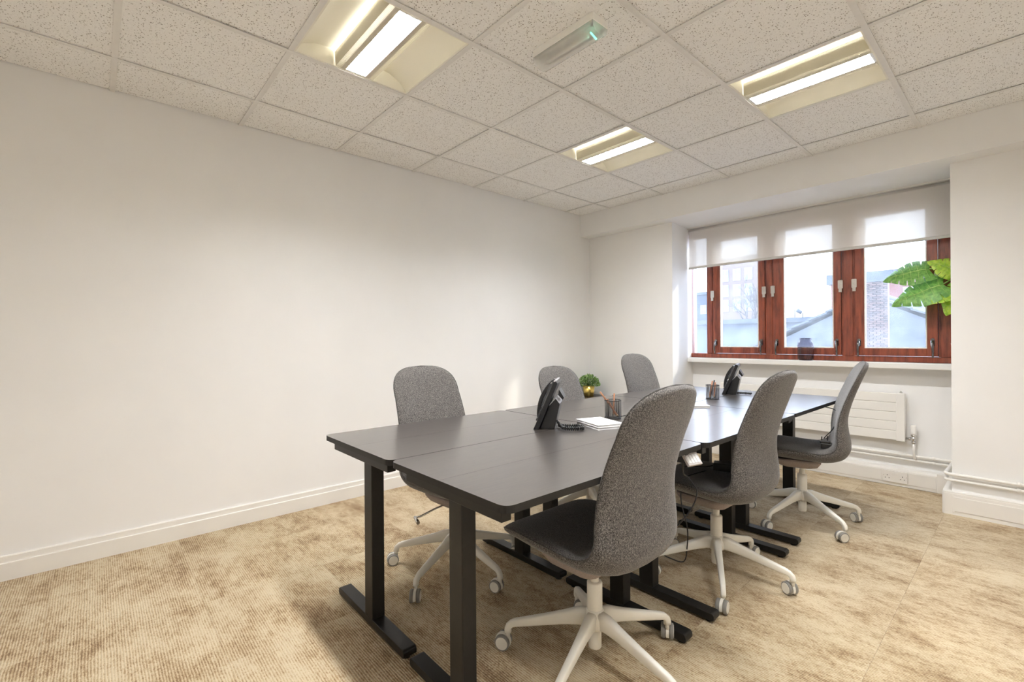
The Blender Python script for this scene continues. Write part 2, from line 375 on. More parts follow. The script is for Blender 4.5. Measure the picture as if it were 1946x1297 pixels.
for j in range(-3, 7):                      # cross tees between the runners
    y = 0.6 * j; xs = [0.0] + [GX0 + 0.6 * i for i in range(7)] + [XR]
    for a, b in zip(xs, xs[1:]):
        if b - a > 0.03:
            a2 = a + (bw if a > 0 else 0); b2 = b - (bw if b < XR else 0)
            MB().box((a2, y - bw, H + 0.0006), (b2, y + bw, H + 0.0032)).build('grid_bar', M_bar, ceil)

# ------------------------------------------------------------------ window
win = empty('window_1', (0, 0, 0), kind='structure'); win['label'] = 'red-brown hardwood casement window with three opening sashes'
FY0, FY1 = 4.452, 4.53           # fixed frame
SY0, SY1 = 4.438, 4.50           # sashes
fz0, fz1 = 0.935, HB
MB().box((0.928, FY0, fz0), (2.955, FY1, 0.978)).build('frame_bottom_rail', M_wood, win, 0.004)
MB().box((0.928, FY0, 2.135), (2.955, FY1, fz1)).build('frame_top_rail', M_wood, win, 0.004)
for (a, b) in ((1.103, 1.172), (1.646, 1.716), (2.224, 2.312), (2.806, 2.955)):
    MB().box((a, FY0, 0.978), (b, FY1, 2.135)).box((a + 0.012, FY0 - 0.006, 0.978), (b - 0.012, FY0, 2.135)).build('mullion', M_wood, win, 0.004)
MB().box((0.928, FY0 + 0.005, 0.978), (0.938, FY1, 2.135)).build('frame_side_post', M_wood, win, 0.002)
MB().box((0.938, 4.490, 0.978), (1.103, 4.496, 2.135)).build('pane', M_pane, win)
def lathe_y(prof, c, n=16):
    m = MB(); m.lathe(prof, (0, 0, 0), n); return m.xf(Matrix.Translation(c) @ Matrix.Rotation(PI / 2, 4, 'X'))
def sash(x0, x1, gl, gr):
    sm = MB()
    z0, z1, g0, g1 = 0.982, 2.132, 1.04, 2.072
    sm.box((x0 + 0.002, SY0, z0), (gl, SY1, z1)).box((gr, SY0, z0), (x1 - 0.002, SY1, z1))
    sm.box((gl, SY0, z0), (gr, SY1, g0)).box((gl, SY0, g1), (gr, SY1, z1))
    s = sm.build('sash', M_wood, win, 0.003)
    MB().box((gl - 0.004, 4.476, g0 - 0.004), (gr + 0.004, 4.482, g1 + 0.004)).build('pane', M_pane, s)
    bd = MB()
    for (a, b) in (((gl, SY0 + 0.002, g0), (gl + 0.007, 4.474, g1)), ((gr - 0.007, SY0 + 0.002, g0), (gr, 4.474, g1)), ((gl + 0.007, SY0 + 0.002, g0), (gr - 0.007, 4.474, g0 + 0.007)), ((gl + 0.007, SY0 + 0.002, g1 - 0.007), (gr - 0.007, 4.474, g1))): bd.box(a, b)
    bd.build('glazing_bead', M_gloss, s)
    for hx, sg in ((x0 + 0.03, -1), (x1 - 0.03, 1)):
        h = MB()
        h.prism(rrect(hx - 0.011, 1.055, hx + 0.011, 1.115, 0.010), SY0 - 0.008, SY0, 'y')
        h.tube([(hx, SY0 - 0.004, 1.085), (hx, SY0 - 0.032, 1.088)], 0.0085, 10)
        h.tube([(hx, SY0 - 0.032, 1.098), (hx + 0.002 * sg, SY0 - 0.036, 1.06), (hx + 0.004 * sg, SY0 - 0.034, 1.02), (hx + 0.003 * sg, SY0 - 0.026, 0.975)], [0.009, 0.0085, 0.007, 0.006], 10)
        h.build('window_handle', mat('dark_chrome', (0.22, 0.21, 0.21), 0.18, metal=1.0), s)
        k = MB(); kx = hx + 0.028 * sg
        k.prism(rrect(kx - 0.017, 1.52, kx + 0.017, 1.59, 0.006), SY0 - 0.02, SY0 + 0.014, 'y').box((kx - 0.010, SY0 - 0.026, 1.492), (kx + 0.012, SY0 + 0.012, 1.525))
        k.tube([(kx, SY0 - 0.021, 1.578), (kx, SY0 - 0.019, 1.578)], 0.004, 8)
        k.build('sash_lock', M_chrome, s)
sash(1.172, 1.646, 1.240, 1.590)
sash(1.716, 2.224, 1.800, 2.170)
sash(2.312, 2.806, 2.375, 2.745)
sill = struct('trim_1', MB().prism(rrect(4.352, 0.889, 4.452, 0.934, 0.007, 4, (1, 0, 0, 1)), 0.95, 3.049, 'x'), M_gloss, 'white painted window sill board')

# ------------------------------------------------------------------ roller blind
rb = empty('roller_blind', (1.91, 4.39, 1.83), label='cream roller blind pulled part way down over the window', cat='blind')
def lo(o, p):   # keep world coordinates while parenting to a located empty
    o.parent = p; o.matrix_parent_inverse = Matrix.Translation(p.location).inverted() if abs(p.rotation_euler.z) < 1e-9 else p.matrix_world.inverted(); return o
BX0, BX1 = 0.952, 2.945
def wpart(mb, name, m, p, bevel=0.0):
    return lo(mb.build(name, m, None, bevel), p)
wpart(MB().tube([(BX0, 4.40, 2.195), (BX1, 4.40, 2.195)], 0.026, 20), 'roller_tube', M_blind, rb)
wpart(MB().box((BX0 + 0.01, 4.3735, 1.838), (BX1 - 0.01, 4.3745, 2.195)), 'blind_fabric', M_blind, rb)
wpart(MB().prism(rrect(4.366, 1.818, 4.381, 1.840, 0.005), BX0 + 0.008, BX1 - 0.008, 'x'), 'bottom_bar', mat('blind_bar', (0.62, 0.60, 0.56), 0.45, var=0.02), rb)
wpart(MB().box((BX0, 4.352, 2.2195), (BX1, 4.43, 2.2295)), 'head_rail', M_gloss, rb)

# ------------------------------------------------------------------ cable trunking skirting
def trunk(name, pts, label):
    o = empty(name, (0, 0, 0), kind='structure'); o['label'] = label; return o
tw = trunk('baseboard_window', None, 'white cable trunking along the floor under the radiator')
MB().prism([(YR, 0), (4.427, 0), (4.427, 0.118), (4.434, 0.134), (YR, 0.136)], 0.94, 2.864, 'x').build('trunking_body', M_plas, tw, 0.002)
for a, b in ((0.945, 2.478), (2.642, 2.79)):
    MB().box((a, 4.4235, 0.024), (b, 4.4275, 0.112)).build('trunking_lid', M_plas, tw, 0.0006)
MB().box((2.795, 4.4245, 0.0), (2.862, 4.44, 0.137)).build('trunking_joint', M_plas, tw, 0.002)
tp = trunk('baseboard_pillar', None, 'white cable trunking wrapped round the foot of the pillar')
MB().prism(rrect(2.866, 3.955, XR, YF, 0.014, 5, (1, 0, 0, 0)), 0, 0.132).prism(rrect(2.869, 3.958, XR, YF, 0.012, 5, (1, 0, 0, 0)), 0.132, 0.142).box((2.866, YF, 0), (2.909, 4.424, 0.14)).build('trunking_body', M_plas, tp)
for a, b in ((2.915, 3.235), (3.24, XR)):
    MB().box((a, 3.9515, 0.026), (b, 3.9555, 0.114)).build('trunking_lid', M_plas, tp, 0.0006)
for x, z in ((2.917, 0.118), (2.92, 0.022)):
    MB().box((x - 0.006, 3.9525, z - 0.006), (x + 0.006, 3.956, z + 0.005)).build('lid_clip', M_plas, tp, 0.0015)

# ------------------------------------------------------------------ double socket
so = empty('wall_socket', (2.56, 4.42, 0.07), label='white double plug socket set in the floor trunking', cat='socket')
wpart(MB().prism(rrect(2.486, 0.027, 2.634, 0.113, 0.006), 4.4165, 4.4255, 'y'), 'faceplate', M_plas, so, 0.0015)
for x in (2.549, 2.569): wpart(MB().prism(rrect(x - 0.008, 0.080, x + 0.008, 0.102, 0.002), 4.4135, 4.4175, 'y'), 'rocker_switch', M_plas, so, 0.001)
for cx in (2.515, 2.605):
    for (dx, dz, w, h) in ((0, 0.020, 0.004, 0.008), (-0.011, 0.0, 0.0065, 0.004), (0.011, 0.0, 0.0065, 0.004)):
        wpart(MB().box((cx + dx - w / 2, 4.4160, 0.056 + dz - h / 2), (cx + dx + w / 2, 4.4175, 0.056 + dz + h / 2)), 'pin_hole', M_dark, so)
    wpart(MB().tube([(cx + (-0.022 if cx < 2.55 else 0.022), 4.4158, 0.075), (cx + (-0.022 if cx < 2.55 else 0.022), 4.4175, 0.075)], 0.0022, 8), 'fixing_screw', M_chrome, so)

# ------------------------------------------------------------------ radiator, valve and pipes
ra = empty('radiator', (1.95, 4.44, 0.345), label='white slatted panel radiator on the wall under the window', cat='radiator')
z0, z1 = 0.348, 0.700
for k in range(5):
    a = z0 + (z1 - z0) * k / 5; b = z0 + (z1 - z0) * (k + 1) / 5
    wpart(MB().box((1.30, 4.412, a + 0.0012), (2.575, 4.452, b - 0.0012)), 'slat', M_gloss, ra, 0.003)
for a, b in ((1.255, 1.303), (2.572, 2.622)): wpart(MB().box((a, 4.402, z0 - 0.004), (b, 4.462, z1 + 0.004)), 'end_column', M_gloss, ra, 0.004)
wpart(MB().box((1.3, 4.418, z0 + 0.01), (2.575, 4.448, z1 - 0.01)), 'water_panel', M_gloss, ra)
wpart(MB().tube([(2.597, 4.432, z1), (2.597, 4.432, z1 + 0.012)], 0.008, 10).tube([(2.597, 4.432, z1 + 0.012), (2.597, 4.432, z1 + 0.022)], [0.005, 0.002], 10), 'bleed_valve', M_chrome, ra)
for x in (1.5, 2.4): wpart(MB().box((x, 4.45, 0.4), (x + 0.03, YR, 0.65)), 'wall_bracket', M_gloss, ra)
va = empty('radiator_valve', (2.667, 4.44, 0.20), label='white thermostatic valve beside the radiator end', cat='valve')
wpart(MB().lathe([(0.016, 0), (0.0185, 0.006), (0.0185, 0.022), (0.0165, 0.030), (0.0165, 0.066), (0.0145, 0.070)], (2.667, 4.44, 0.400), 20), 'thermostat_head', M_plas, va)
wpart(MB().lathe([(0.012, 0), (0.0155, 0.003), (0.0155, 0.012), (0.012, 0.014)], (2.667, 4.44, 0.386), 12), 'locking_ring', M_chrome, va)
wpart(MB().tube([(2.667, 4.44, 0.345), (2.667, 4.44, 0.388)], 0.0105, 12).tube([(2.667, 4.44, 0.366), (2.622, 4.44, 0.366)], 0.0085, 12).tube([(2.650, 4.44, 0.366), (2.640, 4.44, 0.366)], 0.013, 6).lathe([(0.0135, 0), (0.0135, 0.013)], (2.667, 4.44, 0.336), 6), 'valve_body', M_chrome, va)
wpart(MB().tube([(2.667, 4.44, 0.338), (2.667, 4.441, 0.28), (2.668, 4.444, 0.245), (2.672, 4.452, 0.225), (2.678, 4.458, 0.214)], 0.0085, 12), 'pipe_tail', M_gloss, va)
def pipe(zw, zp, r, label):
    p = empty('heating_pipe', (2.9, 4.2, zw), label=label, cat='pipe')
    q = 2.880
    path = [(0.95, 4.462, zw + 0.003), (1.8, 4.462, zw + 0.002), (q - 0.03, 4.462, zw), (q - 0.008, 4.458, zw), (q, 4.436, zw), (q, 4.2, (zw + zp) / 2), (q, 4.0, zp), (q + 0.004, 3.985, zp), (q + 0.02, 3.976, zp), (3.3, 3.976, zp - 0.002), (XR, 3.976, zp - 0.004)]
    wpart(MB().tube(path, r, 12), 'pipe_run', M_gloss, p)
    for x, y, z in ((2.775, 4.462, zw), (3.20, 3.976, zp)):
        wpart(MB().tube([(x - 0.008, y, z), (x + 0.008, y, z)], r + 0.003, 12).box((x - 0.006, y, z - 0.006), (x + 0.006, y + 0.024, z + 0.006)), 'pipe_clip', M_gloss, p)
pipe(0.236, 0.250, 0.0105, 'upper of the two white heating pipes above the trunking')
pipe(0.203, 0.214, 0.0085, 'lower of the two white heating pipes above the trunking')

# ------------------------------------------------------------------ recessed fluorescent luminaires
M_tube = emat('fluorescent_tube', (1.0, 0.96, 0.86), 4.2)
M_louv = mat('louvre_aluminium', (0.90, 0.90, 0.86), 0.25, metal=0.3, var=0.01)
def ceiling_light(i, j, label):
    cx, cy = GX0 + 0.6 * i + 0.3, 0.6 * j + 0.3
    t = empty('ceiling_light', (cx, cy, H), label=label, cat='ceiling light', group='recessed ceiling lights')
    h = 0.287
    prof = [(-h, 0.003), (-h + 0.004, 0.02), (-0.25, 0.055), (-0.19, 0.080), (-0.10, 0.090), (0.10, 0.090), (0.19, 0.080), (0.25, 0.055), (h - 0.004, 0.02), (h, 0.003)]
    out = [(-h - 0.001, 0.004), (-h - 0.001, 0.097), (h + 0.001, 0.097), (h + 0.001, 0.004)]
    rings = [[(x, y, z) for y, z in prof] for x in (-h, h)]
    m = MB().loft(rings, False, False, True)
    for x in (-h, h): m.add([(x, y, z) for y, z in prof], [tuple(range(len(prof)))])
    m.box((-h, -h, 0.096), (h, h, 0.1))
    m.build('tray', M_tray, t)
    fr = MB()
    for s in (-1, 1): fr.box((-0.288, s * 0.2835 - 0.0045, 0.0032), (0.288, s * 0.2835 + 0.0045, 0.0055)).box((s * 0.2835 - 0.0045, -0.279, 0.0032), (s * 0.2835 + 0.0045, 0.279, 0.0055))
    fr.build('rim', M_tray, t)
    for s in (-1, 1):
        MB().add([(-0.284, s * 0.100, 0.074), (0.284, s * 0.100, 0.074), (0.284, s * 0.096, 0.006), (-0.284, s * 0.096, 0.006)], [(0, 1, 2, 3)]).build('basket_side', M_perf, t)
        MB().add([(-0.284, s * 0.096, 0.006), (0.284, s * 0.096, 0.006), (0.284, s * 0.051, 0.003), (-0.284, s * 0.051, 0.003)], [(0, 1, 2, 3)]).build('basket_flange', M_perf, t)
    lv = MB()
    for s in (-1, 1): lv.box((-0.28, s * 0.0505 - 0.0008, 0.003), (0.28, s * 0.0505 + 0.0008, 0.035))
    lv.build('louvre_rail', M_louv, t)
    for k in range(12):
        x = -0.27 + 0.54 * k / 11
        MB().box((x - 0.0006, -0.049, 0.004), (x + 0.0006, 0.049, 0.026)).build('louvre_blade', M_louv, t)
    MB().box((-0.285, -0.0505, 0.004), (-0.272, 0.0505, 0.05)).build('end_plate', M_louv, t)
    MB().box((0.272, -0.0505, 0.004), (0.285, 0.0505, 0.05)).build('end_plate', M_louv, t)
    for s in (-1, 1):
        MB().tube([(-0.27, s * 0.024, 0.046), (0.27, s * 0.024, 0.046)], 0.008, 12).build('lamp_tube', M_tube, t)
    al = D.lights.new('lamp_glow', 'AREA'); al.shape = 'RECTANGLE'; al.size = 0.53; al.size_y = 0.094; al.energy = LAMP_W; al.color = (0.985, 0.985, 1.0)
    ao = D.objects.new('lamp_glow', al); COL.objects.link(ao); ao.parent = t; ao.location = (0, 0, 0.028)
    return t
ceiling_light(1, 1, 'recessed square fluorescent ceiling light nearest the long wall, cut by the top of the picture')
ceiling_light(1, 4, 'smallest-looking recessed fluorescent ceiling light, deep in the room near the beam')
ceiling_light(3, 4, 'recessed fluorescent ceiling light at the right, above the window-side chairs')
ceiling_light(3, 1, 'unseen recessed ceiling light added above the nearest desk to even the room light')  # added lamp, never in view, keeps the near end evenly lit

ceiling_light(5, 1, 'extra unseen recessed ceiling light added right of the viewer for flatter room light')  # another added lamp outside the view, fills walls and chair backs from the right

# ------------------------------------------------------------------ emergency bulkhead light
em = empty('emergency_light', (1.89, 1.49, H), label='small clear-fronted emergency light with green indicator on ceiling tile', cat='emergency light')
M_emb = mat('emergency_body', (0.90, 0.89, 0.85), 0.5, var=0.02)
wpart(MB().prism(rrect(1.715, 1.442, 2.065, 1.548, 0.008), 2.432, 2.464), 'base_housing', M_emb, em, 0.003)
cov = []
for k in range(9):
    a = PI * k / 8; cov.append((1.495 - 0.050 * math.cos(a), 2.432 - 0.042 * math.sin(a) ** 0.6))
wpart(MB().loft([[(x, y, z) for y, z in cov] for x in (1.717, 1.722, 2.058, 2.063)], True, True, True), 'diffuser', M_clear, em)
wpart(MB().tube([(1.76, 1.495, 2.412), (2.0, 1.495, 2.412)], 0.008, 10), 'lamp_tube', mat('unlit_tube', (0.85, 0.85, 0.82), 0.3), em)
for k in range(9): wpart(MB().box((1.77 + 0.026 * k, 1.478, 2.4225), (1.772 + 0.026 * k, 1.512, 2.424)), 'reflector_rib', M_emb, em)
wpart(MB().tube([(2.030, 1.473, 2.405), (2.022, 1.520, 2.402)], [0.0028, 0.004], 10), 'indicator_lamp', emat('green_indicator', (0.10, 0.85, 0.55), 1.6), em)
for x, y in ((1.735, 1.462), (2.045, 1.462), (2.045, 1.528)): wpart(MB().tube([(x, y, 2.420), (x, y, 2.430)], 0.005, 8), 'cover_screw', M_dark, em)
# ------------------------------------------------------------------ swivel chairs
def crom(pts, n):
    """Catmull-Rom resample of a list of tuples, n points per span"""
    out = []
    P = [pts[0]] + list(pts) + [pts[-1]]
    for i in range(1, len(P) - 2):
        for k in range(n):
            t = k / n; a, b, c, d = P[i - 1], P[i], P[i + 1], P[i + 2]
            out.append(tuple(0.5 * (2 * b[q] + (c[q] - a[q]) * t + (2 * a[q] - 5 * b[q] + 4 * c[q] - d[q]) * t * t + (3 * b[q] - a[q] - 3 * c[q] + d[q]) * t ** 3) for q in range(len(b))))
    out.append(tuple(pts[-1])); return out
# (inner d, inner z, outer d, outer z, half width, side lift); d is measured backwards from the column
ST = [(-.268, .432, -.264, .424, .150, .0), (-.258, .452, -.250, .416, .190, .002), (-.225, .468, -.210, .407, .214, .005), (-.15, .475, -.135, .398, .224, .008),
      (-.05, .470, -.035, .390, .226, .010), (.05, .463, .06, .385, .224, .012), (.105, .468, .135, .388, .221, .012), (.143, .495, .202, .412, .217, .012),
      (.160, .540, .238, .458, .213, .012), (.166, .595, .245, .510, .209, .013), (.174, .655, .234, .580, .206, .013), (.191, .720, .229, .650, .204, .012),
      (.216, .790, .245, .730, .201, .012), (.244, .860, .271, .812, .195, .011), (.274, .930, .301, .893, .170, .010), (.293, .966, .323, .945, .128, .008), (.308, .985, .329, .975, .060, .005)]
def chair_shell():
    S = crom(ST, 6); n = 32; rings = []; edge = []
    for (di, zi, do, zo, w, lf) in S:
        if zi > 0.85: t = min(1, (zi - 0.85) / (0.9858 - 0.85)); w = 0.196 * max(0.0, 1 - t ** 3.0) ** (1 / 2.8) + 0.002
        back = min(1, max(0, (zi - 0.48) / 0.1))
        ring = []
        for k in range(n):
            a = 2 * PI * k / n; c, s = math.cos(a), math.sin(a)
            y = w * math.copysign(abs(c) ** (0.42 if s >= 0 else 0.60), c); q = 0.70 + 0.30 * s ** 0.62 if s >= 0 else 0.70 - 0.70 * abs(s) ** 1.25
            d = do + (di - do) * q; z = zo + (zi - zo) * q; v = (y / 0.21) ** 2
            ring.append((-(d - lf * v * back * 1.2), y, z + lf * v * (1 - back) * 0.8))
        rings.append(ring); edge.append((ring[1], ring[n // 2 - 1]))
    full = MB().loft(rings, True, True, True)
    tmp = D.meshes.new('t'); tmp.from_pydata(full.v, [], full.f); tmp.update()
    import bmesh
    bm = bmesh.new(); bm.from_mesh(tmp); bmesh.ops.recalc_face_normals(bm, faces=bm.faces); bm.to_mesh(tmp); bm.free()
    nor = [v.normal.copy() for v in tmp.vertices]
    split = 48
    def sub(name, r0, r1, m):
        vs = [p for r in rings[r0:r1 + 1] for p in r]; nn = [nor[i] for i in range(r0 * n, (r1 + 1) * n)]; fs = []
        for p in tmp.polygons:
            ids = [i - r0 * n for i in p.vertices]
            if all(0 <= i < len(vs) for i in ids): fs.append(ids)
        me = D.meshes.new(name); me.from_pydata(vs, [], fs); me.polygons.foreach_set('use_smooth', [True] * len(me.polygons)); me.update()
        me.normals_split_custom_set_from_vertices(nn); me.materials.append(m); return me
    seat = sub('seat', 0, split, M_fab); back = sub('backrest', split, len(rings) - 1, M_fab)
    D.meshes.remove(tmp)
    pip_s = MB(); pip_b = MB()
    pip_s.tube([e[0] for e in reversed(edge[2:split + 1])] + [e[1] for e in edge[2:split + 1]], 0.0026, 6)
    pip_b.tube([e[0] for e in edge[split:-1]] + [rings[-1][8]] + [e[1] for e in reversed(edge[split:-1])], 0.0026, 6)
    return seat, back, pip_s, pip_b
M_pip = fabric('seam_wool', (0.02, 0.019, 0.018), (0.16, 0.15, 0.14))
seat_me, back_me, pip_s, pip_b = chair_shell()
def obj(name, me, parent):
    o = D.objects.new(name, me); COL.objects.link(o); o.parent = parent; return o
chair0 = empty('office_chair')
cs = obj('seat', seat_me, chair0); cb = obj('backrest', back_me, chair0)
pip_s.build('piping', M_pip, cs); pip_b.build('piping', M_pip, cb)
pan = []
for z, s in ((0.395, 1.0), (0.378, 1.0), (0.352, 0.86), (0.338, 0.60)):
    pan.append([(x, y, z) for x, y in rrect(0.02 - 0.115 * s, -0.14 * s, 0.02 + 0.125 * s, 0.14 * s, 0.05 * s, 5)])
MB().loft(pan, True, True, True).build('seat_pan', M_taupe, chair0)
MB().lathe([(0.022, 0.326), (0.03, 0.330), (0.03, 0.342)], (0.0, 0, 0), 20).build('tilt_mechanism', M_steel, chair0)
lv = MB().tube([(0.02, -0.03, 0.345), (0.0, -0.13, 0.324), (-0.01, -0.20, 0.305), (-0.03, -0.222, 0.302)], 0.0045, 8).tube([(-0.026, -0.218, 0.302), (0.03, -0.236, 0.297)], [0.0075, 0.0085], 10)
lv.build('height_lever', M_chrome, chair0)
MB().lathe([(0.0145, 0.262), (0.0145, 0.338)], (0, 0, 0), 20).build('gas_column', M_steel, chair0)
MB().lathe([(0.0255, 0.190), (0.0265, 0.194), (0.0265, 0.281), (0.0245, 0.285), (0.0150, 0.2855)], (0, 0, 0), 24).build('column_sleeve', M_steel, chair0)
MB().lathe([(0.034, 0.128), (0.042, 0.140), (0.040, 0.165), (0.031, 0.186), (0.024, 0.194)], (0, 0, 0), 24).build('base_hub', M_steel, chair0)
MB().lathe([(0.021, 0.058), (0.0225, 0.061), (0.0225, 0.130)], (0, 0, 0), 20).build('lower_tube', M_steel, chair0)
def leg_mesh():
    # (r, z centre, half width, half height, tilt)
    S = [(0.020, 0.158, 0.020, 0.030), (0.055, 0.158, 0.018, 0.028), (0.10, 0.147, 0.0155, 0.0225), (0.17, 0.129, 0.0135, 0.0185), (0.24, 0.111, 0.012, 0.0155), (0.283, 0.1005, 0.0112, 0.0135)]
    rings = []
    for r, z, w, h in S:
        rings.append([(r + sy * 0.15 * h, y, z + sy * h) for y, sy in [(w * math.copysign(abs(math.cos(a)) ** 0.55, math.cos(a)), math.copysign(abs(math.sin(a)) ** 0.55, math.sin(a))) for a in [2 * PI * k / 16 for k in range(16)]]])
    # turned-down toe
    for ang, cx, cz in ((35, 0.296, 0.0955), (70, 0.3075, 0.086), (90, 0.312, 0.074), (90, 0.312, 0.062)):
        A = math.radians(ang); h = 0.0125; w = 0.0108
        rings.append([(cx + sy * h * math.sin(A), y, cz + sy * h * math.cos(A)) for y, sy in [(w * math.copysign(abs(math.cos(a)) ** 0.6, math.cos(a)), math.copysign(abs(math.sin(a)) ** 0.6, math.sin(a))) for a in [2 * PI * k / 16 for k in range(16)]]])
    return MB().loft(rings, True, True, True)
leg_o = leg_mesh().build('leg', M_steel, None); leg_me = leg_o.data; D.objects.remove(leg_o)
def ly(prof, yoff, n=24):
    return MB().lathe(prof, (0, 0, 0), n).xf(Matrix.Translation((0, yoff, 0)) @ Matrix.Rotation(-PI / 2, 4, 'X'))
def tmpmesh(mb, name, m):
    o = mb.build(name, m, None); me = o.data; D.objects.remove(o); return me
hood = MB()
hr = []
for y in (-0.0055, 0.0055):
    hr.append([(0.018 + 0.030 * math.cos(a) * (1 if math.cos(a) > 0 else 0.95), y, 0.0275 + 0.030 * math.sin(a)) for a in [math.radians(q) for q in range(-20, 215, 15)]] + [(0.0, y, 0.012)])
hood.loft(hr, True, True, False).tube([(0, 0, 0.045), (0, 0, 0.066)], 0.0075, 12)
hood_me = tmpmesh(hood, 'caster', M_steel)
tyre_me = tmpmesh(ly([(0.0255, -0.0072), (0.0275, -0.0055), (0.0275, 0.0055), (0.0255, 0.0072)], 0.0), 'wheel', M_grey)
cap_me = tmpmesh(ly([(0.0215, -0.0085), (0.0225, -0.007), (0.0225, 0.007), (0.0215, 0.0085)], 0.0), 'hubcap', M_steel)
for k in range(5):
    o = obj('leg', leg_me, chair0); o['k'] = k
    c = obj('caster', hood_me, chair0); c['k'] = k
    for s in (-1, 1):
        w = obj('wheel', tyre_me, c); w.location = (0.018, s * 0.0145, 0.0276)
        h = obj('wheel_hub', cap_me, c); h.location = (0.018, s * 0.0145, 0.0276)
def place_chair(x, y, face, base, swiv, label, first=False, dz=0.0):
    r = chair0 if first else copy_tree(chair0)
    r.location = (x, y, 0); r.rotation_euler = (0, 0, math.radians(face)); tag(r, label, 'chair', 'grey office chairs around the desks')
    for o in r.children:
        st = o.name.split('.')[0]
        if 'k' in o.keys():
            k = o['k']; a = math.radians(base - face + 72 * k)
            if st == 'leg': o.rotation_euler = (0, 0, a)
            else: o.location = (0.312 * math.cos(a), 0.312 * math.sin(a), 0); o.rotation_euler = (0, 0, math.radians(swiv[k] - face))
        elif dz and st in ('seat', 'backrest', 'seat_pan', 'tilt_mechanism', 'height_lever'): o.location.z = dz
    return r
PEND = []
PEND.append((1.36, 1.245, 2, 3, (200, 20, 100, 250, 320), 'grey wool office chair nearest the long wall, its whole white base seen under the desk', 0.0))
PEND.append((1.36, 2.28, 0, 40, (60, 200, 120, 280, 10), 'grey office chair behind the nearer phone, middle one along the long wall', -0.045))
PEND.append((1.27, 3.33, -6, 20, (60, 200, 120, 280, 10), 'bluish-lit grey office chair in the far corner beside the low black cabinet', 0.012))
PEND.append((2.238, 1.212, 180, 70, (120, 30, 210, 330, 60), 'nearest grey office chair, seen large from behind with white star base', 0.0))
PEND.append((2.250, 2.120, 179, 11, (150, 80, 240, 10, 280), 'grey office chair with a black power adapter on its seat, middle of window-side row', 0.0))
PEND.append((2.305, 3.17, 197, -34, (230, 140, 60, 10, 250), 'grey office chair seen in profile with plugs on its seat, before the radiator', 0.0))

# ------------------------------------------------------------------ desks
ZT = 0.725
def desk(cx, cy, off, coff, label, r=0.03):
    t = empty('desk', (cx, cy, 0), label=label, cat='desk', group='black-brown desks pushed together')
    hx, hy = 0.2915, 0.498
    for s in (-1, 1):
        a, b = (-hx, -0.0004) if s < 0 else (0.0004, hx)
        fl = (1, 0, 0, 1) if s < 0 else (0, 1, 1, 0)
        o = MB().prism(rrect(a, -hy, b, hy, r, 6, fl), ZT - 0.020, ZT).build('board', M_board, t); o.data.materials.append(M_edge)
        for pg_ in o.data.polygons:
            if abs(pg_.normal.z) < 0.5: pg_.material_index = 1
    for s in (-1, 1):
        y = s * (hy - 0.022)
        MB().box((-0.195, y - 0.016, ZT - 0.046), (0.268, y + 0.016, ZT - 0.0205)).build('end_rail', M_blk, t, 0.002)
        yc = s * 0.400
        c = MB().box((off + coff - 0.0335, yc - 0.026, 0.040), (off + coff + 0.0335, yc + 0.026, ZT - 0.0485)).build('column', M_blk, t, 0.003)
        MB().box((off + coff - 0.030, yc - 0.0225, ZT - 0.0490), (off + coff + 0.030, yc + 0.0225, ZT - 0.0205)).build('bracket', M_blk, t)
        MB().box((off + coff - 0.05, min(yc, y) , ZT - 0.052), (off + coff + 0.05, max(yc, y), ZT - 0.046)).build('bracket_plate', M_blk, t)
        f = MB().prism(rrect(off - 0.29, 0.010, off + 0.29, 0.040, 0.012, 4, (1, 1, 1, 1)), yc - 0.026, yc + 0.026, 'y').build('foot', M_blk, t, 0.002)
        for q in (-0.26, 0.26): MB().lathe([(0.016, 0.0), (0.016, 0.011)], (off + q, yc, 0), 12).build('foot_pad', M_blkp, f)
        for q in (-0.013, 0.012): MB().tube([(off + coff + q, yc + s * 0.0255, ZT - 0.066), (off + coff + q, yc + s * 0.0275, ZT - 0.066)], 0.005, 8).build('bolt', M_dark, c)
    for q in (-0.03, 0.03):
        MB().box((off + coff + q - 0.012, -0.376, ZT - 0.046), (off + coff + q + 0.012, 0.376, ZT - 0.022)).build('long_rail', M_blk, t)
    return t
LXC, RXC = 1.5425, 2.1285
d1 = desk(LXC, 1.145, -0.040, 0.012, 'black-brown desk at the front left, its whole end and foot in view')
d2 = desk(LXC, 2.147, -0.034, 0.012, 'black-brown desk in the middle of the row along the long wall')
d3 = desk(LXC + 0.002, 3.149, -0.036, 0.012, 'black-brown desk at the far corner end of the row along the long wall')
d4 = desk(RXC, 1.147, -0.010, -0.012, 'nearest black-brown desk at the front right with a rounded corner toward the viewer')
d5 = desk(RXC + 0.012, 2.149, -0.012, -0.012, 'black-brown desk in the middle of the window-side row, reflecting pale daylight')
d6 = desk(RXC + 0.004, 3.151, -0.008, -0.012, 'black-brown desk at the far window end, beside the chair with plugs')
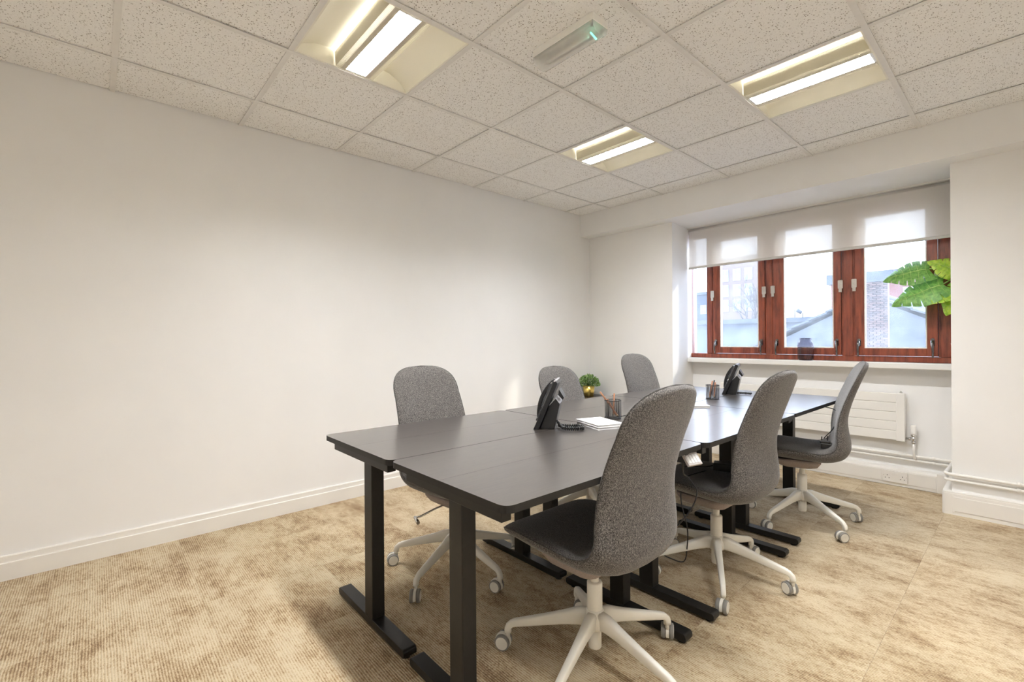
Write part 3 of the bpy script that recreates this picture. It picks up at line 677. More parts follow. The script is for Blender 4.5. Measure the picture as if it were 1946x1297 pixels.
# crank socket and handset controller on the front right desk
MB().tube([(0.0115, -0.400, 0.655), (0.0155, -0.400, 0.655)], 0.011, 16).build('crank_socket', M_blkp, d4)
cp = MB().box((-0.032, -0.012, -0.008), (0.032, 0.012, 0.008)).xf(Matrix.Translation((0.272, 0.40, 0.672)) @ Matrix.Rotation(math.radians(62), 4, 'Z') @ Matrix.Rotation(math.radians(-35), 4, 'X'))
pnl = MB().box((-0.034, -0.024, -0.006), (0.034, 0.024, 0.006)).xf(Matrix.Translation((0.285, 0.420, 0.676)) @ Matrix.Rotation(math.radians(75), 4, 'Z') @ Matrix.Rotation(math.radians(50), 4, 'X')).build('control_panel', mat('control_grey', (0.50, 0.47, 0.46), 0.4), d4, 0.002)
for k in range(4):
    MB().box((-0.028 + 0.0145 * k, -0.016, 0.006), (-0.017 + 0.0145 * k, 0.016, 0.0075)).xf(Matrix.Translation((0.285, 0.420, 0.676)) @ Matrix.Rotation(math.radians(75), 4, 'Z') @ Matrix.Rotation(math.radians(50), 4, 'X')).build('button', mat('button_white', (0.75, 0.74, 0.73), 0.4), pnl)
MB().box((0.22, 0.395, 0.662), (0.275, 0.445, 0.704)).build('control_mount', M_blkp, d4, 0.002)

for i, (x, y, f, b, sw, lab, dz) in enumerate(PEND[1:]): place_chair(x, y, f, b, sw, lab, False, dz)
x, y, f, b, sw, lab, dz = PEND[0]; place_chair(x, y, f, b, sw, lab, True, dz)

# ------------------------------------------------------------------ desk phones
def phone(x, y, rz, label, coil):
    t = empty('desk_phone', (x, y, ZT), math.radians(rz), label, 'phone', 'black desk phones')
    w = 0.088
    # slab: leaning console, in the side view x-z
    MB().prism([(0.004, 0.0), (-0.020, 0.0), (-0.105, 0.205), (-0.098, 0.214), (-0.088, 0.212)], -w, w, 'y').build('console', M_blkp, t, 0.002)
    MB().prism([(-0.022, 0.0), (-0.088, 0.0), (-0.112, 0.112), (-0.094, 0.135), (-0.066, 0.104)], -0.062, 0.062, 'y').build('stand', M_blkp, t, 0.002)
    MB().prism([(-0.066, 0.104), (-0.094, 0.135), (-0.112, 0.112), (-0.1135, 0.116), (-0.0945, 0.141), (-0.0645, 0.108)], -0.064, 0.064, 'y').build('stand_trim', M_silv, t)
    MB().prism([(-0.104, 0.150), (-0.124, 0.128), (-0.130, 0.138), (-0.108, 0.176)], -0.05, 0.05, 'y').build('stand_hinge', M_blkp, t)
    MB().prism([(-0.0985, 0.2145), (-0.0885, 0.2125), (-0.0875, 0.216), (-0.097, 0.219)], -w, w, 'y').build('top_trim', M_silv, t)
    # handset: an arched bar off the console face
    F = lambda s, off: (-0.008 - 0.085 * s + off * 0.922, 0.010 + 0.205 * s + off * 0.387)
    out = []; inn = []
    for k in range(17):
        s = 0.04 + 0.93 * k / 16; q = math.sin(PI * k / 16); out.append(F(s, 0.014 + 0.030 * q ** 0.7)); inn.append(F(s, 0.004 + 0.024 * max(0, q - 0.25) / 0.75 * 0.9))
    h = MB().prism(out + inn[::-1], -w + 0.004, -w + 0.052, 'y').build('handset', M_blkp, t, 0.004)
    MB().prism([F(0.45, 0.010), F(0.45, 0.016), F(0.92, 0.016), F(0.92, 0.010)], -0.025, 0.078, 'y').build('screen', mat('phone_screen', (0.05, 0.055, 0.06), 0.15), t)
    kb = MB()
    for a in range(4):
        for b in range(3):
            s = 0.10 + 0.08 * a; kb.prism([F(s, 0.009), F(s, 0.0145), F(s + 0.055, 0.0145), F(s + 0.055, 0.009)], -0.012 + 0.026 * b, 0.006 + 0.026 * b, 'y')
    k = kb.build('keypad', mat('phone_keys', (0.06, 0.06, 0.065), 0.35), t); k['kind'] = 'stuff'
    if coil:
        # coiled cord looped on the desk behind the phone
        path = crom([(-0.085, 0.050, 0.050), (-0.098, 0.055, 0.035), (-0.110, 0.060, 0.022), (-0.130, 0.092, 0.0125), (-0.172, 0.100, 0.0115), (-0.212, 0.078, 0.0115), (-0.214, 0.045, 0.0115), (-0.175, 0.030, 0.0115), (-0.13, 0.034, 0.0115), (-0.10, 0.02, 0.0115)], 40)
    else:
        path = crom([(-0.080, 0.04, 0.010), (-0.11, 0.045, 0.0115), (-0.15, 0.05, 0.0115), (-0.185, 0.052, 0.0115)], 60)
    pts = []; L = 0.0; pv = None
    for p in path:
        v = Vector(p)
        if pv is not None: L += (v - pv).length
        pv = v; a = L / 0.0042 * 2 * PI * 0.5
        pts.append(v + Vector((0.0, math.cos(a), math.sin(a))) * 0.0070)
    fine = [pts[0]]
    for a, b in zip(pts, pts[1:]): fine.append(b)
    MB().tube(fine, 0.0028, 5).build('coiled_cord', M_blkp, t)
    return t
phone(1.730, 1.440, 217, 'black desk phone with its coiled cord looped beside it, nearer of two', True)
phone(1.757, 3.330, 197, 'black desk phone farther off, near the window end of the desks', False)

# ------------------------------------------------------------------ pencil pots
def pot(x, y, label):
    t = empty('pencil_pot', (x, y, ZT), label=label, cat='pencil pot', group='black wire mesh pencil pots')
    r = 0.0405; h = 0.091
    MB().lathe([(r - 0.001, 0.003), (r, h)], (0, 0, 0), 32, cap=False).build('mesh_wall', M_wire, t)
    MB().lathe([(r - 0.0015, h - 0.002), (r + 0.0018, h - 0.0015), (r + 0.0018, h + 0.0015), (r - 0.0015, h + 0.002), (r - 0.0015, h - 0.002)], (0, 0, 0), 32, cap=False).build('rim', M_blk, t)
    MB().lathe([(r + 0.0008, 0.0), (r + 0.0008, 0.004), (0.001, 0.004)], (0, 0, 0), 32).build('base', M_blk, t)
    for k in range(3):
        a = 0.7 + k * 2.1; MB().tube([(r * math.cos(a), r * math.sin(a), 0.003), ((r + 0.0005) * math.cos(a), (r + 0.0005) * math.sin(a), h)], 0.0012, 6).build('upright_wire', M_blk, t)
    return t
def pencil(p, q, label, m, grp):
    p, q = Vector(p), Vector(q); d = (q - p); L = d.length
    t = empty('pencil', p, label=label, cat='pencil', group=grp)
    M = d.to_track_quat('Z', 'Y').to_matrix().to_4x4()
    MB().lathe([(0.0046, 0.016), (0.0046, L)], (0, 0, 0), 6, smooth=False).xf(M).build('shaft', m, t)
    MB().lathe([(0.0006, 0.002), (0.0044, 0.0162)], (0, 0, 0), 8).xf(M).build('sharpened_tip', mat('pencil_wood', (0.72, 0.50, 0.30), 0.6), t)
pot(1.842, 1.868, 'black wire mesh pencil pot beside the white notebooks, nearer of two')
pot(1.850, 2.952, 'black wire mesh pencil pot in front of the farther phone')
R_ = Vector((0.667, 0.745, 0)); F_ = Vector((-0.745, 0.667, 0))
def inpot(c, a, b, za, zb): # a, b: offsets sideways and in depth of foot and head, seen from the doorway side
    c = Vector(c); return (c + R_ * a[0] + F_ * a[1] + Vector((0, 0, za)), c + R_ * b[0] + F_ * b[1] + Vector((0, 0, zb)))
c1 = (1.842, 1.868, ZT)
for a, b, zb, lab in (((0.030, 0.0), (-0.062, 0.004), 0.132, 'copper pencil leaning far left out of the nearer pot'), ((0.020, -0.012), (-0.030, -0.016), 0.098, 'copper pencil lying crosswise inside the nearer pot'), ((0.006, 0.016), (0.014, 0.024), 0.122, 'copper pencil standing almost upright in the nearer pot')):
    pencil(*inpot(c1, a, b, 0.006, zb), lab, M_copper, 'copper pencils')
c2 = (1.850, 2.952, ZT)
for a, b, zb, lab, m in (((-0.022, 0.0), (0.002, 0.005), 0.118, 'copper pencil leaning right in the farther pot, leftmost', M_copper), ((-0.012, 0.012), (0.022, 0.02), 0.122, 'silver-grey pencil leaning right in the farther pot', mat('graphite_pencil', (0.16, 0.16, 0.17), 0.3, metal=0.5)), ((0.004, -0.012), (0.010, -0.02), 0.112, 'copper pencil standing steepest in the farther pot', M_copper)):
    pencil(*inpot(c2, a, b, 0.006, zb), lab, m, 'copper pencils')

# ------------------------------------------------------------------ notebooks
def notebook(x, y, z, rz, label, w=0.19, d=0.135, th=0.0105):
    t = empty('notebook', (x, y, z), math.radians(rz), label, 'notebook', 'white notebooks')
    MB().prism(rrect(-w / 2, -d / 2, w / 2, d / 2, 0.004, 3), 0, 0.0012).prism(rrect(-w / 2, -d / 2, w / 2, d / 2, 0.004, 3), th - 0.0012, th).box((-w / 2, -d / 2, 0), (-w / 2 + 0.0012, d / 2, th)).build('cover', M_paper, t)
    MB().box((-w / 2 + 0.0014, -d / 2 + 0.002, 0.0013), (w / 2 - 0.002, d / 2 - 0.002, th - 0.0013)).build('pages', mat('notebook_pages', (0.78, 0.79, 0.80), 0.7, var=0.08, scale=40, stretch=(0.2, 0.2, 30)), t)
notebook(1.925, 1.655, ZT, -20.5, 'white notebook under another one on the front left desk')
notebook(1.922, 1.654, ZT + 0.0108, -19, 'white notebook on top of the two-notebook stack')
notebook(1.904, 2.541, ZT, 45, 'thin white notebook alone on the desk near the farther pencil pot')

# ------------------------------------------------------------------ low cabinet in the corner and its plant
ca = empty('low_cabinet', (0.16, 3.70, 0), label='low black-brown cabinet in the room corner behind the desks', cat='cabinet')
wpart(MB().box((0.024, 3.415, 0.503), (0.302, 3.977, 0.525)), 'top_panel', M_cab, ca, 0.0015)
for y in (3.42, 3.954): wpart(MB().box((0.024, y, 0.0), (0.296, y + 0.018, 0.503)), 'side_panel', M_cab, ca)
wpart(MB().box((0.024, 3.438, 0.05), (0.282, 3.954, 0.068)), 'bottom_panel', M_cab, ca)
wpart(MB().box((0.024, 3.438, 0.068), (0.030, 3.954, 0.503)), 'back_panel', M_cab, ca)
wpart(MB().box((0.262, 3.438, 0.0), (0.276, 3.954, 0.05)), 'plinth', M_cab, ca)
for y0, y1, hy in ((3.440, 3.6945, 3.670), (3.6975, 3.952, 3.722)):
    dd = wpart(MB().box((0.282, y0, 0.053), (0.298, y1, 0.500)), 'door', M_cab, ca, 0.001)
    k = MB().tube([(0.298, hy, 0.40), (0.312, hy, 0.40)], [0.005, 0.009], 12).build('knob', M_chrome, dd); k.matrix_parent_inverse = dd.matrix_parent_inverse.copy() if False else Matrix.Identity(4)

pl = empty('potted_plant', (0.135, 3.80, 0.525), label='small bushy green plant in a brass pot on the low cabinet', cat='plant')
MB().lathe([(0.046, 0.0), (0.050, 0.002), (0.0625, 0.112), (0.0595, 0.112), (0.056, 0.096), (0.002, 0.096)], (0, 0, 0), 32).build('pot', M_gold, pl)
MB().lathe([(0.0575, 0.097), (0.03, 0.103), (0.002, 0.106)], (0, 0, 0), 20).build('soil', mat('soil', (0.05, 0.035, 0.022), 0.95, var=0.3, scale=200), pl)
def leafy(name, cols):
    m, n, l, b = nmat(name)
    g = n.new('ShaderNodeTexCoord'); v = n.new('ShaderNodeTexNoise'); v.inputs['Scale'].default_value = 55; v.inputs['Detail'].default_value = 2; l.new(g.outputs['Object'], v.inputs['Vector'])
    r = n.new('ShaderNodeValToRGB'); e = r.color_ramp.elements; e[0].position = 0.35; e[0].color = (*cols[0], 1); e[1].position = 0.65; e[1].color = (*cols[1], 1)
    l.new(v.outputs['Fac'], r.inputs[0]); l.new(r.outputs[0], b.inputs['Base Color']); b.inputs['Roughness'].default_value = 0.45
    return m
fo = MB(); st = MB(); rnd = random.Random(3)
for k in range(700):
    u = rnd.random(); th = 2 * PI * rnd.random(); ph = math.acos(1 - 1.15 * u)
    rr = 0.105 * (0.55 + 0.45 * rnd.random() ** 0.5); c = Vector((rr * 1.05 * math.sin(ph) * math.cos(th), rr * 1.05 * math.sin(ph) * math.sin(th), 0.118 + rr * math.cos(ph) * 0.98))
    d = (c - Vector((0, 0, 0.10))).normalized() + Vector((rnd.uniform(-.7, .7), rnd.uniform(-.7, .7), rnd.uniform(-.3, .6))); d.normalize()
    s = d.cross(Vector((rnd.uniform(-1, 1), rnd.uniform(-1, 1), 1))).normalized(); nn = s.cross(d); L = rnd.uniform(0.016, 0.026); w = L * 0.33
    fo.add([c, c + d * L * 0.5 + s * w + nn * 0.002, c + d * L, c + d * L * 0.5 - s * w + nn * 0.002], [(0, 1, 2), (0, 2, 3)])
    if k % 6 == 0: st.tube([(0, 0, 0.10), (c.x * 0.5, c.y * 0.5, 0.10 + (c.z - 0.10) * 0.62), tuple(c)], 0.0009, 4)
fo.build('foliage', leafy('small_leaf_green', ((0.06, 0.18, 0.035), (0.40, 0.56, 0.20))), pl)['kind'] = 'stuff'
st.build('stems', mat('stem_green', (0.10, 0.20, 0.05), 0.6), pl)['kind'] = 'stuff'

# ------------------------------------------------------------------ glass jar on the sill
def jar_mat():
    m = D.materials.new('smoked_rib_glass'); m.use_nodes = True; n = m.node_tree.nodes; l = m.node_tree.links; n.clear()
    o = n.new('ShaderNodeOutputMaterial'); t = n.new('ShaderNodeTexCoord')
    wv = n.new('ShaderNodeTexVoronoi'); wv.inputs['Scale'].default_value = 105; mp = n.new('ShaderNodeMapping'); mp.inputs['Scale'].default_value = (1, 1, 1.3)
    wv.inputs['Randomness'].default_value = 0.15
    l.new(t.outputs['Object'], mp.inputs[0]); l.new(mp.outputs[0], wv.inputs['Vector'])
    bp = n.new('ShaderNodeBump'); bp.inputs['Strength'].default_value = 0.9; bp.inputs['Distance'].default_value = 0.004; l.new(wv.outputs['Distance'], bp.inputs['Height'])
    gl = n.new('ShaderNodeBsdfGlossy'); gl.inputs['Roughness'].default_value = 0.08; l.new(bp.outputs[0], gl.inputs['Normal'])
    tr = n.new('ShaderNodeBsdfTransparent'); r = n.new('ShaderNodeValToRGB'); r.color_ramp.elements[0].color = (0.90, 0.89, 0.93, 1); r.color_ramp.elements[1].color = (0.48, 0.46, 0.52, 1); r.color_ramp.elements[1].position = 0.6
    l.new(wv.outputs['Distance'], r.inputs[0]); l.new(r.outputs[0], tr.inputs[0])
    f = schlick(n, l, 0.05, bp.outputs[0])
    mx = n.new('ShaderNodeMixShader'); l.new(f.outputs[0], mx.inputs[0]); l.new(tr.outputs[0], mx.inputs[1]); l.new(gl.outputs[0], mx.inputs[2]); l.new(mx.outputs[0], o.inputs[0]); return m
ja = empty('glass_jar', (1.978, 4.400, 0.934), label='smoked diamond-cut glass jar standing on the window sill', cat='vase')
jm = MB(); jp = [(0.050, 0.0), (0.0545, 0.008)] + [(0.0550 + 0.0035 * math.sin(PI * k / 12), 0.008 + 0.0125 * k) for k in range(1, 12)] + [(0.052, 0.158), (0.0455, 0.168), (0.0445, 0.184)]
jm.loft([[((rr + (0.0022 if (kk // 2 + ii) % 2 and 1 < ii < 13 else 0)) * math.cos(2 * PI * kk / 48), (rr + (0.0022 if (kk // 2 + ii) % 2 and 1 < ii < 13 else 0)) * math.sin(2 * PI * kk / 48), zz) for kk in range(48)] for ii, (rr, zz) in enumerate(jp)], False, True, False)
jm.build('glass_body', jar_mat(), ja)
MB().lathe([(0.048, 0.0005), (0.048, 0.006), (0.002, 0.006)], (0, 0, 0), 40).build('glass_base', jar_mat(), ja)
MB().lathe([(0.0425, 0.1835), (0.046, 0.1835), (0.046, 0.188), (0.0425, 0.188), (0.0425, 0.1835)], (0, 0, 0), 40, cap=False).build('glass_rim', jar_mat(), ja)

# ------------------------------------------------------------------ swiss cheese plant on the sill
mo = empty('leafy_house_plant', (2.932, 4.382, 0.934), label='broad split-leaf green plant in a white pot at the right end of the sill', cat='plant')
MB().lathe([(0.040, 0), (0.042, 0.002), (0.056, 0.145), (0.0525, 0.145), (0.05, 0.125), (0.002, 0.125)], (0, 0, 0), 32).build('pot', M_plas, mo)
M_leafA = leafy('monstera_green', ((0.10, 0.27, 0.045), (0.22, 0.45, 0.09)))
M_leafB = leafy('monstera_lime', ((0.24, 0.44, 0.02), (0.50, 0.66, 0.07)))
M_vein = mat('leaf_vein', (0.46, 0.60, 0.20), 0.5)
def leaf(tip, base, nrm, width, m, droop=0.03, lobes=6, cut=0.45):
    tip, base, nrm = Vector(tip), Vector(base), Vector(nrm)
    X = tip - base; L = X.length; X.normalize(); Y = nrm.cross(X).normalized(); N = X.cross(Y).normalized()
    def W(s): return width * (1.0 - s ** 2.6) ** 0.75 * (0.80 + 0.35 * math.sin(PI * min(1, s * 1.25)))
    def P(s, v, side):
        x = s * L * (1 - 0.10 * v) + 0.20 * L * v * s - (0.14 * L * (v ** 1.5) * max(0, 0.25 - s) / 0.25)
        return base + X * x + Y * side * v * W(s) + N * (-droop * 4 * (s - 0.3) ** 2 * 0.6 - 0.35 * width * v * v * 0.5 + 0.004 * math.sin(9 * s))
    mb = MB(); ns = 5; nv = 7; th = 0.0011
    for side in (-1, 1):
        for k in range(lobes):
            a, b = k / lobes, (k + 1) / lobes; rows = []
            for i in range(nv + 1):
                v = i / nv; row = []
                for j in range(ns + 1):
                    t = j / ns; s = a + (b - a) * t
                    if v > 1 - cut and k < lobes - 1:
                        sh = min(1, (v - (1 - cut)) / cut * 2.2) * 0.065; t2 = sh + (1 - 2 * sh) * t if k > 0 else t * (1 - sh); s = a + (b - a) * t2
                    vv = v
                    if v == 1.0: vv = 1.0 - 0.03 * (2 * t - 1) ** 2
                    row.append(P(min(1, s), vv, side))
                rows.append(row)
            vs = [p for r in rows for p in r]; n1 = len(vs); vs2 = [p - N * th for p in vs]; fs = []; w = ns + 1
            for i in range(nv):
                for j in range(ns):
                    q = (i * w + j, i * w + j + 1, (i + 1) * w + j + 1, (i + 1) * w + j); fs.append(q); fs.append(tuple(n1 + z for z in reversed(q)))
            mb.add(vs + vs2, fs, True)
    o = wpart(mb, 'leaf', m, mo)
    vn = MB().tube([base + X * L * s + N * (-droop * 4 * (s - 0.3) ** 2 * 0.6 + 0.001 + 0.004 * math.sin(9 * s)) for s in [k / 8 for k in range(9)]], [0.0022 - 0.0002 * k for k in range(9)], 6)
    for side in (-1, 1):
        for k in range(lobes - 1):
            s = (k + 0.5) / lobes; vn.tube([P(s, 0.0, side) + N * 0.0008, P(s, 0.35, side) + N * 0.0008, P(s, 0.75, side) + N * 0.0006], [0.0011, 0.0009, 0.0005], 5)
    v = vn.build('vein', M_vein, o); v['kind'] = 'stuff'
    return o
LV = [((2.538, 4.27, 1.572), (2.775, 4.30, 1.605), (0.05, -0.80, 0.60), 0.105, M_leafA), ((2.590, 4.24, 1.385), (2.850, 4.28, 1.490), (0.10, -0.82, 0.55), 0.105, M_leafA),
      ((2.800, 4.25, 1.655), (2.935, 4.30, 1.560), (0.45, -0.85, 0.25), 0.075, M_leafB), ((2.860, 4.26, 1.300), (2.945, 4.30, 1.475), (-0.25, -0.95, 0.1), 0.085, M_leafB), ((2.765, 4.22, 1.375), (2.915, 4.29, 1.440), (0.1, -0.55, 0.8), 0.06, M_leafB),
      ((3.02, 4.28, 1.66), (2.94, 4.33, 1.52), (0, -0.9, 0.4), 0.07, M_leafA)]
for tp_, bs, nr, wd, mm in LV:
    leaf(tp_, bs, nr, wd, mm)
    b = Vector(bs); wpart(MB().tube(crom([(2.932, 4.382, 1.055), (2.937, 4.37, 1.25), tuple((b + Vector((2.94, 4.36, 1.46))) / 2 + Vector((0.02, 0, 0.03))), tuple(b)], 5), 0.0042, 8), 'stem', mat('petiole', (0.28, 0.42, 0.10), 0.5), mo)

# ------------------------------------------------------------------ adapters, plugs and cables
pa = empty('power_adapter', (2.262, 2.215, 0.478), math.radians(20), 'black power adapter brick lying on the seat of the middle window-side chair', 'power adapter')
MB().box((-0.062, -0.03, 0.001), (0.055, 0.032, 0.038)).build('adapter_brick', M_blkp, pa, 0.004)
MB().tube(crom([(-0.062, 0.0, 0.018), (-0.10, -0.02, 0.012), (-0.15, -0.01, 0.006), (-0.19, -0.04, 0.006)], 6), 0.0032, 8).build('adapter_cable', M_blkp, pa)
pg = empty('plug_cluster', (2.462, 3.115, 0.476), math.radians(15), 'black three-pin plug and adapter on the seat of the chair by the radiator', 'plug')
MB().box((-0.042, -0.026, 0.001), (0.030, 0.026, 0.032)).build('plug_body', M_blkp, pg, 0.004)
MB().box((-0.046, -0.022, 0.030), (0.006, 0.024, 0.046)).build('plug_cap', M_blkp, pg, 0.004)
for (x, y, hgt) in ((-0.036, -0.012, 0.068), (-0.036, 0.014, 0.064), (-0.008, 0.0, 0.072)): MB().box((x - 0.003, y - 0.002, 0.044), (x + 0.003, y + 0.002, hgt)).build('pin', M_blkp, pg)
for pth in ([(0.03, 0.0, 0.015), (0.055, 0.008, 0.020), (0.078, 0.012, 0.034)], [(0.03, 0.012, 0.018), (0.05, 0.02, 0.03), (0.074, 0.03, 0.044)]): MB().tube(crom(pth, 5), 0.003, 8).build('plug_cable', M_blkp, pg)
def cable(pts, label, r=0.0028, m=None):
    o = MB().tube(crom(pts, 8), r, 8).build('power_cable', m or M_blkp, None); return tag(o, label, 'cable', 'loose black cables')
cable([(2.385, 3.34, 0.688), (2.44, 3.31, 0.682), (2.465, 3.27, 0.66), (2.462, 3.24, 0.60), (2.455, 3.2, 0.57), (2.44, 3.16, 0.545), (2.43, 3.135, 0.527)], 'thin black cable dropping from the far window-end desk to the plugs')
cable([(2.36, 1.60, 0.664), (2.345, 1.63, 0.60), (2.352, 1.66, 0.575), (2.385, 1.66, 0.53), (2.375, 1.64, 0.47), (2.33, 1.63, 0.40), (2.27, 1.64, 0.34)], 'thin cable hanging below the hand controller by the nearest chair back')
cable([(2.205, 2.115, 0.487), (2.165, 1.992, 0.472), (2.160, 1.958, 0.44), (2.168, 1.944, 0.36), (2.19, 1.955, 0.25), (2.165, 2.0, 0.14), (2.115, 2.06, 0.035), (2.02, 2.10, 0.006), (1.93, 2.12, 0.004)], 'thin black cable falling from the middle window-side chair to the floor')
cable([(1.41, 0.71, 0.672), (1.43, 0.76, 0.625), (1.49, 0.81, 0.60), (1.58, 0.83, 0.645), (1.63, 0.83, 0.675)], 'black cable looping under the front left desk end')

# ------------------------------------------------------------------ outside the window
gr = struct('ground', MB().box((-60, 5.5, -9.2), (60, 90, -9.0)), mat('street_grey', (0.30, 0.31, 0.33), 0.9, scale=0.5, var=0.1))
M_brickP = mat('pale_brick', (0.15, 0.11, 0.10), 0.9, var=0.12, scale=9, stretch=(1, 1, 3))
M_brickR = mat('red_brick', (0.16, 0.05, 0.042), 0.9, var=0.15, scale=12, stretch=(1, 1, 3))
M_slate = mat('slate', (0.06, 0.072, 0.095), 0.7, var=0.15, scale=8, stretch=(1, 1, 4))
M_render = mat('pale_render', (0.11, 0.13, 0.165), 0.8, var=0.05, scale=2)
M_wing = mat('far_window_glass', (0.17, 0.21, 0.28), 0.7, var=0.05)
M_white = mat('white_frame', (0.26, 0.27, 0.29), 0.5, var=0.02)
def building(name, x0, x1, y, dep, ztop, m, label, wins, roof=None):
    t = empty(name, ((x0 + x1) / 2, y + dep / 2, -9), label=label, cat='building')
    wpart(MB().box((x0, y, -9), (x1, y + dep, ztop)), 'walls', m, t)
    wpart(MB().box((x0 - 0.15, y - 0.15, ztop), (x1 + 0.15, y + dep + 0.15, ztop + (roof or 0.25))), 'parapet', M_slate, t)
    for (a, b, c, d) in wins:
        f = wpart(MB().box((a, y - 0.05, c), (b, y + 0.02, d)), 'window_frame', M_white, t)
        for q in (0, 1):
            for r in (0, 1):
                aw = (b - a) / 2; dh = (d - c) / 2
                g = MB().box((a + aw * q + 0.05, y - 0.07, c + dh * r + 0.05), (a + aw * (q + 1) - 0.04, y - 0.045, c + dh * (r + 1) - 0.04)).build('pane', M_wing, f)
    return t
building('dark_office_block', -21.5, -13.3, 40, 8, 5.0, mat('blue_grey_cladding', (0.055, 0.07, 0.095), 0.7, var=0.06, scale=2), 'dark blue-grey building far off through the leftmost pane', [(x, x + 0.55, z, z + 0.8) for x in (-18.6, -17.4, -16.35, -15.2) for z in (1.6, 3.3)])
building('brick_apartment_block', -11.7, -8.35, 32, 2.5, 6.35, M_brickP, 'pale brick apartment block behind the bare tree', [(x, x + 0.5, z, z + 0.8) for x in (-10.95, -10.15, -9.4) for z in (1.45, 2.95, 3.95, 5.0)])
building('red_brick_block', -2.6, 6.5, 24, 8, 3.45, M_brickR, 'red brick building behind the chimney through the right pane', [(-0.16, 0.50, 2.15, 3.12), (0.62, 1.3, 2.15, 3.12), (1.45, 2.1, 2.15, 3.12), (-1.45, -1.02, 2.72, 3.3)], 0.42)
lw = building('flat_roofed_block', -6.5, 0.25, 11, 5, 1.46, M_render, 'pale rendered flat-roofed building below the tree', [], 0.10)
# slate roof with a ridge running away from the window
rf = empty('slate_roof_house', (1.5, 10.5, -9), label='slate gabled roof seen close across the way', cat='building')
wpart(MB().box((-1.6, 9.3, -9), (4.6, 14, 0.2)), 'walls', M_brickP, rf)
AP = (1.52, 1.80)
def slope(sgn, xe, ze, rows):
    L = math.hypot(xe - AP[0], ze - AP[1]); ux, uz = (xe - AP[0]) / L, (ze - AP[1]) / L
    for k in range(rows):
        a, b = L * k / rows, L * (k + 1) / rows + 0.03
        p = [(AP[0] + ux * a, AP[1] + uz * a + 0.02), (AP[0] + ux * b, AP[1] + uz * b + 0.045), (AP[0] + ux * b, AP[1] + uz * b + 0.015), (AP[0] + ux * a, AP[1] + uz * a - 0.01)]
        wpart(MB().prism(p, 9.0, 14.2, 'y'), 'slate_course', M_slate, rf)
slope(-1, -1.7, 0.25, 12); slope(1, 4.7, 0.25, 12)
wpart(MB().prism([(-1.5, 0.2), (AP[0], AP[1] - 0.04), (4.5, 0.2)], 9.15, 14, 'y'), 'gable', M_slate, rf)
wpart(MB().tube([(AP[0], 9.0, AP[1] + 0.04), (AP[0], 14.2, AP[1] + 0.04)], 0.06, 8), 'ridge', M_slate, rf)
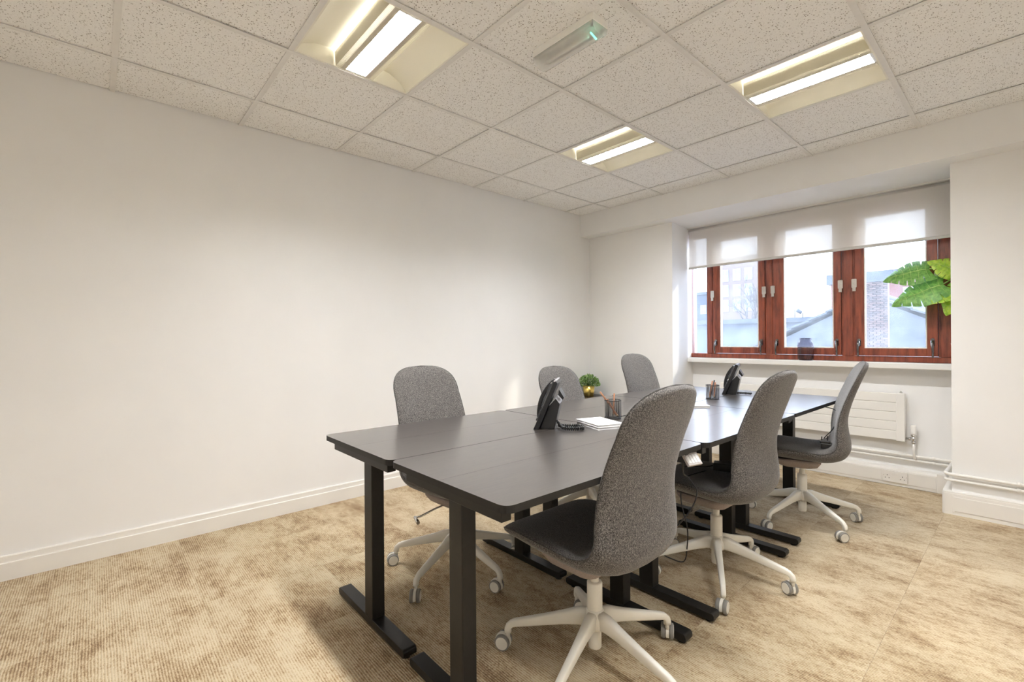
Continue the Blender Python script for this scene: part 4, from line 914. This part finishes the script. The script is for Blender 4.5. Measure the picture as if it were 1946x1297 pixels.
# brick chimney built of single courses of bricks
ch = empty('brick_chimney', (1.83, 8.2, -9), label='square brick chimney stack in front of the slate roof', cat='chimney')
wpart(MB().box((1.706, 8.012, -9), (1.946, 8.10, 1.90)), 'mortar_core', mat('pale_mortar', (0.19, 0.175, 0.17), 0.9, var=0.05, scale=20), ch)
M_br = [mat('chimney_brick_a', (0.065, 0.05, 0.05), 0.9, var=0.2, scale=14), mat('chimney_brick_b', (0.10, 0.07, 0.066), 0.9, var=0.2, scale=14)]
bme = [tmpmesh(MB().box((-0.0375, -0.012, -0.0105), (0.0375, 0.04, 0.0105)), 'brick', m) for m in M_br]
hme = [tmpmesh(MB().box((-0.0165, -0.012, -0.0105), (0.0165, 0.05, 0.0105)), 'brick', m) for m in M_br]
rb_ = random.Random(5); nb = 0
for r in range(44):
    z = 1.885 - 0.0258 * r; x = 1.70
    xs = [1.7425, 1.8245, 1.9065] if r % 2 == 0 else [1.7215, 1.7805 + 0.0005, 1.8625, 1.9295]
    for q, xx in enumerate(xs):
        half = r % 2 == 1 and q in (0,)
        k = rb_.randrange(2); o = D.objects.new('brick', (hme if half else bme)[k]); COL.objects.link(o); o.parent = ch; o.matrix_parent_inverse = Matrix.Translation(ch.location).inverted()
        o.location = (xx if r % 2 == 0 else (1.7215, 1.7805, 1.8625, 1.9265)[q], 8.008 + rb_.uniform(-0.003, 0.003), z)
        if r % 2 == 1 and q == 3: o.data = hme[k]
wpart(MB().box((1.69, 7.99, 1.90), (1.96, 8.12, 1.925)), 'chimney_cap', M_slate, ch)
# bare tree
tr = empty('bare_tree', (-4.55, 20, -9), label='leafless pale tree standing before the brick apartment block', cat='tree')
M_bark = mat('pale_bark', (0.12, 0.105, 0.10), 0.9, var=0.15, scale=20)
wpart(MB().tube([(-4.5, 20, -9), (-4.5, 20, -2), (-4.52, 20, 1.6)], [0.22, 0.17, 0.10], 8), 'trunk', M_bark, tr)
tb = MB(); rt = random.Random(11)
def branch(p, d, L, r, depth):
    q = p + d * L; mid = (p + q) / 2 + Vector((rt.uniform(-.06, .06), rt.uniform(-.06, .06), rt.uniform(-.03, .05))) * L
    tb.tube([p, mid, q], [r, r * 0.8, r * 0.6], 4)
    if depth == 0: return
    for k in range(3 if depth > 1 else 4):
        e = (d + Vector((rt.uniform(-.75, .75), rt.uniform(-.75, .75), rt.uniform(-.15, .55)))).normalized(); branch(p.lerp(q, rt.uniform(0.45, 1.0)), e, L * rt.uniform(0.55, 0.8), r * 0.55, depth - 1)
for k in range(7): branch(Vector((-4.52, 20, 0.6 + 0.15 * k)), Vector((rt.uniform(-.6, .6), rt.uniform(-.6, .6), 1)).normalized(), 1.15, 0.045, 4)
wpart(tb, 'branches', M_bark, tr)['kind'] = 'stuff'
# rooftop post frame with a dish
an = empty('rooftop_aerial', (-0.33, 12, 1.562), label='thin rooftop post frame with a small dish beyond the middle pane', cat='aerial')
wpart(MB().tube([(-0.405, 12, 1.562), (-0.405, 12, 1.80)], 0.012, 6), 'post', M_slate, an)
wpart(MB().tube([(-0.405, 12, 1.795), (1.3, 12.2, 1.815)], 0.006, 6), 'crossbar', M_slate, an)
wpart(MB().tube([(-0.24, 12, 1.562), (-0.24, 12, 1.70)], 0.012, 6).tube([(-0.25, 11.95, 1.70), (-0.33, 11.9, 1.765)], [0.04, 0.05], 10), 'dish', M_slate, an)
